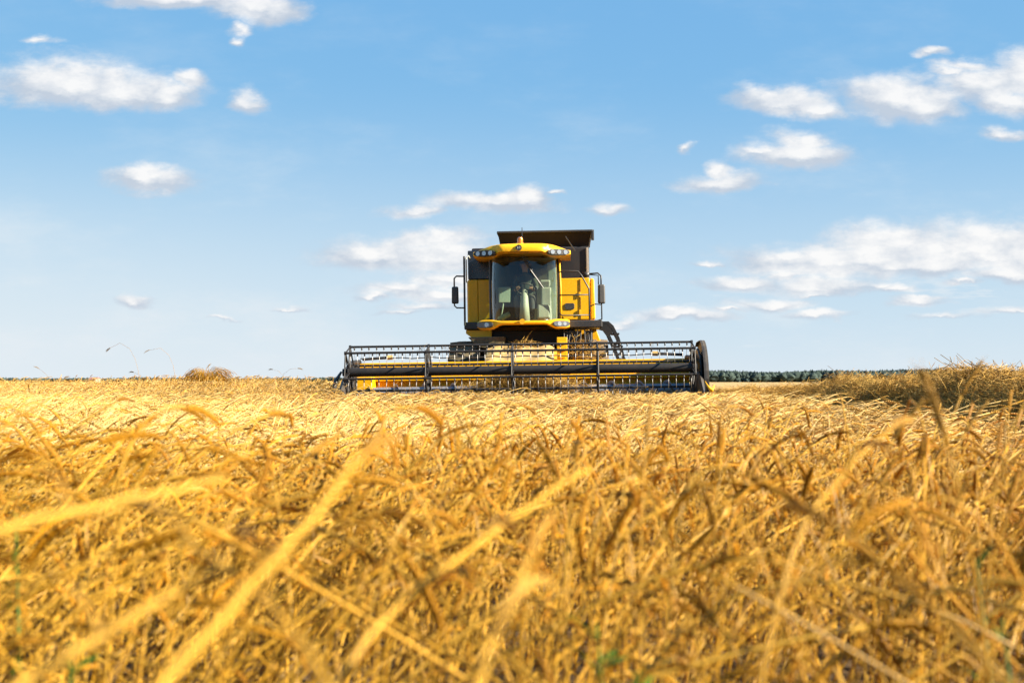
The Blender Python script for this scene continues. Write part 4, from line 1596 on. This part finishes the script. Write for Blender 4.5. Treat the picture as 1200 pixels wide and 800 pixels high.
def wheat_stalk(x, y, h, az, label, seed, th0=.1, th1=1.2, p=2.0, group=None, fat=1.0, leaf=1, earlen=.09):
    rg = np.random.default_rng(seed)
    root = empty("wheat_stalk", (x, y, float(soil(x, y))), (0, 0, az))
    tag(root, label, "wheat stalk", group)
    nm = NM()
    pts = nm.path(1.0, th0, th1, p, 16, .12, rg)
    k = h / max(q.z for q in pts)
    pts = [q * k for q in pts]
    nm.stem(pts, .0023 * fat, .0015 * fat, 7)
    nm.mb.build("stem", RIPE, root, smooth=True)
    e = NM()
    e.ear(pts[-1], pts[-1] - pts[-2], earlen, 0, rg, slot=0, curl=.5)
    e.mb.build("ear", RIPE_EAR, root, smooth=True)
    for j in range(leaf):
        b = NM()
        b.blade(pts[6 + 3 * j], rg.uniform(0, 6.28), rg.uniform(.14, .22), .009, .5, 1.8, rg, slot=0, n=10, twist=2)
        b.mb.build("leaf", LEAF, root, smooth=True)
    return root


def px(xp, d):
    return (xp - 600) / 1380 * d


G = "tall wild grass stalks on the left horizon"
for i, (xp, yp, d, az, th1, p_, lab) in enumerate((
        (172, 402, 9.0, 3.1, 2.7, 8.5, "tallest grass stalk on the left, its seed head hooked over to the left"),
        (214, 408, 9.5, 3.3, 2.5, 10.0, "second tall grass stalk, between the tallest one and the bent wheat clump"),
        (222, 432, 10.5, .3, .5, 3.0, "upright grass stalk leaning right just before the bent wheat clump"),
        (188, 436, 10.0, 2.8, 1.4, 4.0, "short grass stalk below the second tallest grass stalk"),
        (80, 430, 10.0, 3.4, 1.0, 4.0, "thin pale grass stalk above the distant farm building"),
        (318, 434, 11.0, .2, 1.9, 7.0, "lone thin grass stalk right of the bent wheat clump"),
        (346, 434, 12.0, 3.0, 1.6, 6.0, "thin grass stalk nearest the combine on its left"),
        (40, 440, 10.0, .5, 1.2, 4.0, "short grass stalk at the far left edge of the wheat"))):
    h = .80 + (447 - yp) / 1380 * d
    grass_stalk("wild_grass_stalk", px(xp, d), d, h, az, th1, lab, group=G, seed=30 + i, head=.042, p=p_)

H = "single wheat stalks standing out close to the camera"
# (bearing of the foot, distance, height, lean azimuth, th0, th1, p, label)
for i, (xp, d, h, az, t0, t1, p_, fat, lab) in enumerate((
        (1075, 2.6, .765, .3, .02, .5, 3, 1.0, "upright ripe stalk rising above the straw row, leftmost of the tall ones at right"),
        (1105, 2.3, .735, .35, .15, .5, 1, 1.0, "tall leaning stalk at right with its ear just below the straw row"),
        (1140, 2.1, .80, .3, .05, 2.3, 6, 1.0, "tall hooked stalk standing against the straw row, rightmost but one"),
        (1030, 2.6, .68, .25, .15, .6, 2, 1.0, "shorter upright stalk left of the tall stalks at right"),
        (1172, 1.5, .71, 2.9, .02, .25, 2, 1.0, "thick blurred stalk standing upright by the right edge"),
        (250, 2.2, .63, .5, .1, .8, 3, 1.0, "upright stalk with its ear standing alone above the left wheat"),
        (745, 2.0, .67, 1.2, .05, .4, 3, 1.0, "vertical stalk with upright ear right of the centre"),
        (900, 2.0, .68, .3, .2, .6, 2, 1.0, "slanting pale stalk in the wheat right of the centre"))):
    wheat_stalk(px(xp, d), d, h, az, lab, 60 + i, t0, t1, p_, H, fat)


def leaning_straw(P0, P1, label, seed, ear=True, fat=1.0):
    """a lodged stalk: rises out of the crop, passes P0 and ends at P1"""
    rg = np.random.default_rng(seed)
    P0, P1 = Vector(P0), Vector(P1)
    d = (P1 - P0).normalized()
    hz = Vector((d.x, d.y, 0)).normalized()
    foot = P0 - d * .22 - hz * .10
    foot.z = float(soil(foot.x, foot.y))
    root = empty("wheat_stalk", foot)
    tag(root, label, "wheat stalk", H)
    a, c = Vector((0, 0, 0)), P0 - foot
    m = c - d * .20
    pts = [a * (1 - t) ** 2 + m * 2 * t * (1 - t) + c * t * t for t in [k / 9 for k in range(10)]]
    e = P1 - foot
    sag = Vector((0, 0, 1)).cross(d).normalized() * rg.uniform(-.008, .008)
    pts += [c.lerp(e, k / 9) + Vector((rg.normal(0, .0012), 0, rg.normal(0, .0016))) + sag * math.sin(3.14 * k / 9) for k in range(1, 10)]
    nm = NM()
    nm.stem(pts, .0024 * fat, .0017 * fat, 8)
    for k in (6, 13):
        t = pts[k + 1] - pts[k]
        nm.mb.tube([pts[k] - t * .08, pts[k] + t * .08], .0033 * fat, 8, 0)
    nm.mb.build("stem", RIPE, root, smooth=True)
    if ear:
        q = NM()
        q.ear(pts[-1], pts[-1] - pts[-2], .085, 0, rg, slot=0, curl=.4)
        q.mb.build("ear", RIPE_EAR, root, smooth=True)
    b = NM()
    b.blade(pts[12], rg.uniform(0, 6.28), rg.uniform(.12, .2), .009, .7, 1.8, rg, slot=0, n=10, twist=2)
    b.mb.build("leaf", LEAF, root, smooth=True)


def ray(xp, yp, d):
    return (px(xp, d), d, .80 + (447 - yp) / 1380 * d)


for i, (p, q, ear, fat, lab) in enumerate((
        (ray(200, 790, .66), ray(425, 535, .92), True, 1.8, "broad blurred yellow stalk slanting up from the lower left"),
        (ray(-40, 625, .72), ray(262, 560, 1.0), False, 1.4, "blurred straw lying nearly level across the left edge"),
        (ray(40, 790, .70), ray(262, 660, .86), False, 1.5, "pale blurred straw slanting up at the lower left below the broad yellow stalk"),
        (ray(470, 705, .95), ray(690, 548, 1.25), False, 1.3, "long straight straw slanting up to the right in the middle foreground"),
        (ray(1150, 770, .80), ray(975, 610, 1.0), True, 1.2, "brown blurred stalk slanting up to the left at lower right"),
        (ray(330, 720, .75), ray(190, 600, .9), True, 1.1, "blurred stalk crossing behind the broad yellow one, leaning left"),
        (ray(560, 800, .75), ray(622, 650, .9), True, 1.1, "blurred steep stalk rising from the middle of the bottom edge"),
        (ray(960, 585, 1.3), ray(1045, 500, 1.5), True, 1.1, "slanting stalk right of the centre pointing at the straw row"))):
    leaning_straw(p, q, lab, 90 + i, ear, fat)


def bent_clump():
    d = 22.5
    x = px(243, d)
    root = empty("wheat_clump", (x, d, float(soil(x, d))))
    tag(root, "dense rounded clump of bent wheat rising above the left horizon", "wheat clump")
    root.scale = (1.25, 1.0, 1.05)
    nm = NM()
    rg = np.random.default_rng(5)
    for i in range(230):
        a, r = rg.uniform(0, 6.28), rg.uniform(0, .12)
        b = Vector((r * math.cos(a), r * math.sin(a), 0))
        pts = nm.path(rg.uniform(.98, 1.16), rg.uniform(0, .08), rg.uniform(2.7, 3.2), rg.uniform(7, 12), 18, .2, rg)
        M = Matrix.Rotation(a + rg.normal(0, .5), 3, "Z")
        pts = [b + M @ q for q in pts]
        nm.stem(pts, .0028, .0018, 4)
        nm.ear(pts[-1], pts[-1] - pts[-2], .09, 1, rg)
    o = nm.mb.build("bent_stalks", [STEM, EAR, LEAF], root, smooth=True)
    tag(o, kind="stuff")


bent_clump()


def weed(x, y, h, label, seed):
    rg = np.random.default_rng(seed)
    z = float(soil(x, y))
    root = empty("green_weed", (x, y, z))
    tag(root, label, "weed", "green weeds among the wheat")
    s = NM()
    s.stem([Vector((0, 0, 0)), Vector((.02, .01, h * .5)), Vector((.0, .03, h))], .004, .002, 6)
    s.mb.build("stem", WEED, root, smooth=True)
    l = NM()
    for i in range(9):
        l.blade((0, .02, h * rg.uniform(.45, 1.0)), rg.uniform(0, 6.28), rg.uniform(.035, .075), rg.uniform(.007, .012), rg.uniform(.3, 1.1), rg.uniform(.3, 1.3), rg, slot=0, n=6, twist=.5)
    o = l.mb.build("leaves", WEED, root, smooth=True)


for xp, d, h, lab, sd in ((302, 8.2, .56, "small green weed far out in the wheat below the bent clump", 1),
                          (75, 1.45, .47, "green weed at the lower left among blurred straw", 2),
                          (12, 2.0, .57, "green weed at the left edge", 3),
                          (700, 1.50, .47, "green weed in the foreground just right of the centre", 4),
                          (745, 1.38, .44, "green weed low down beside the vertical stalk right of the centre", 5),
                          (1150, 1.75, .52, "green weed near the right edge under the tall stalks", 6),
                          (1180, 1.60, .46, "lowest green weed at the right edge", 7)):
    weed(px(xp, d), d, h, lab, sd)
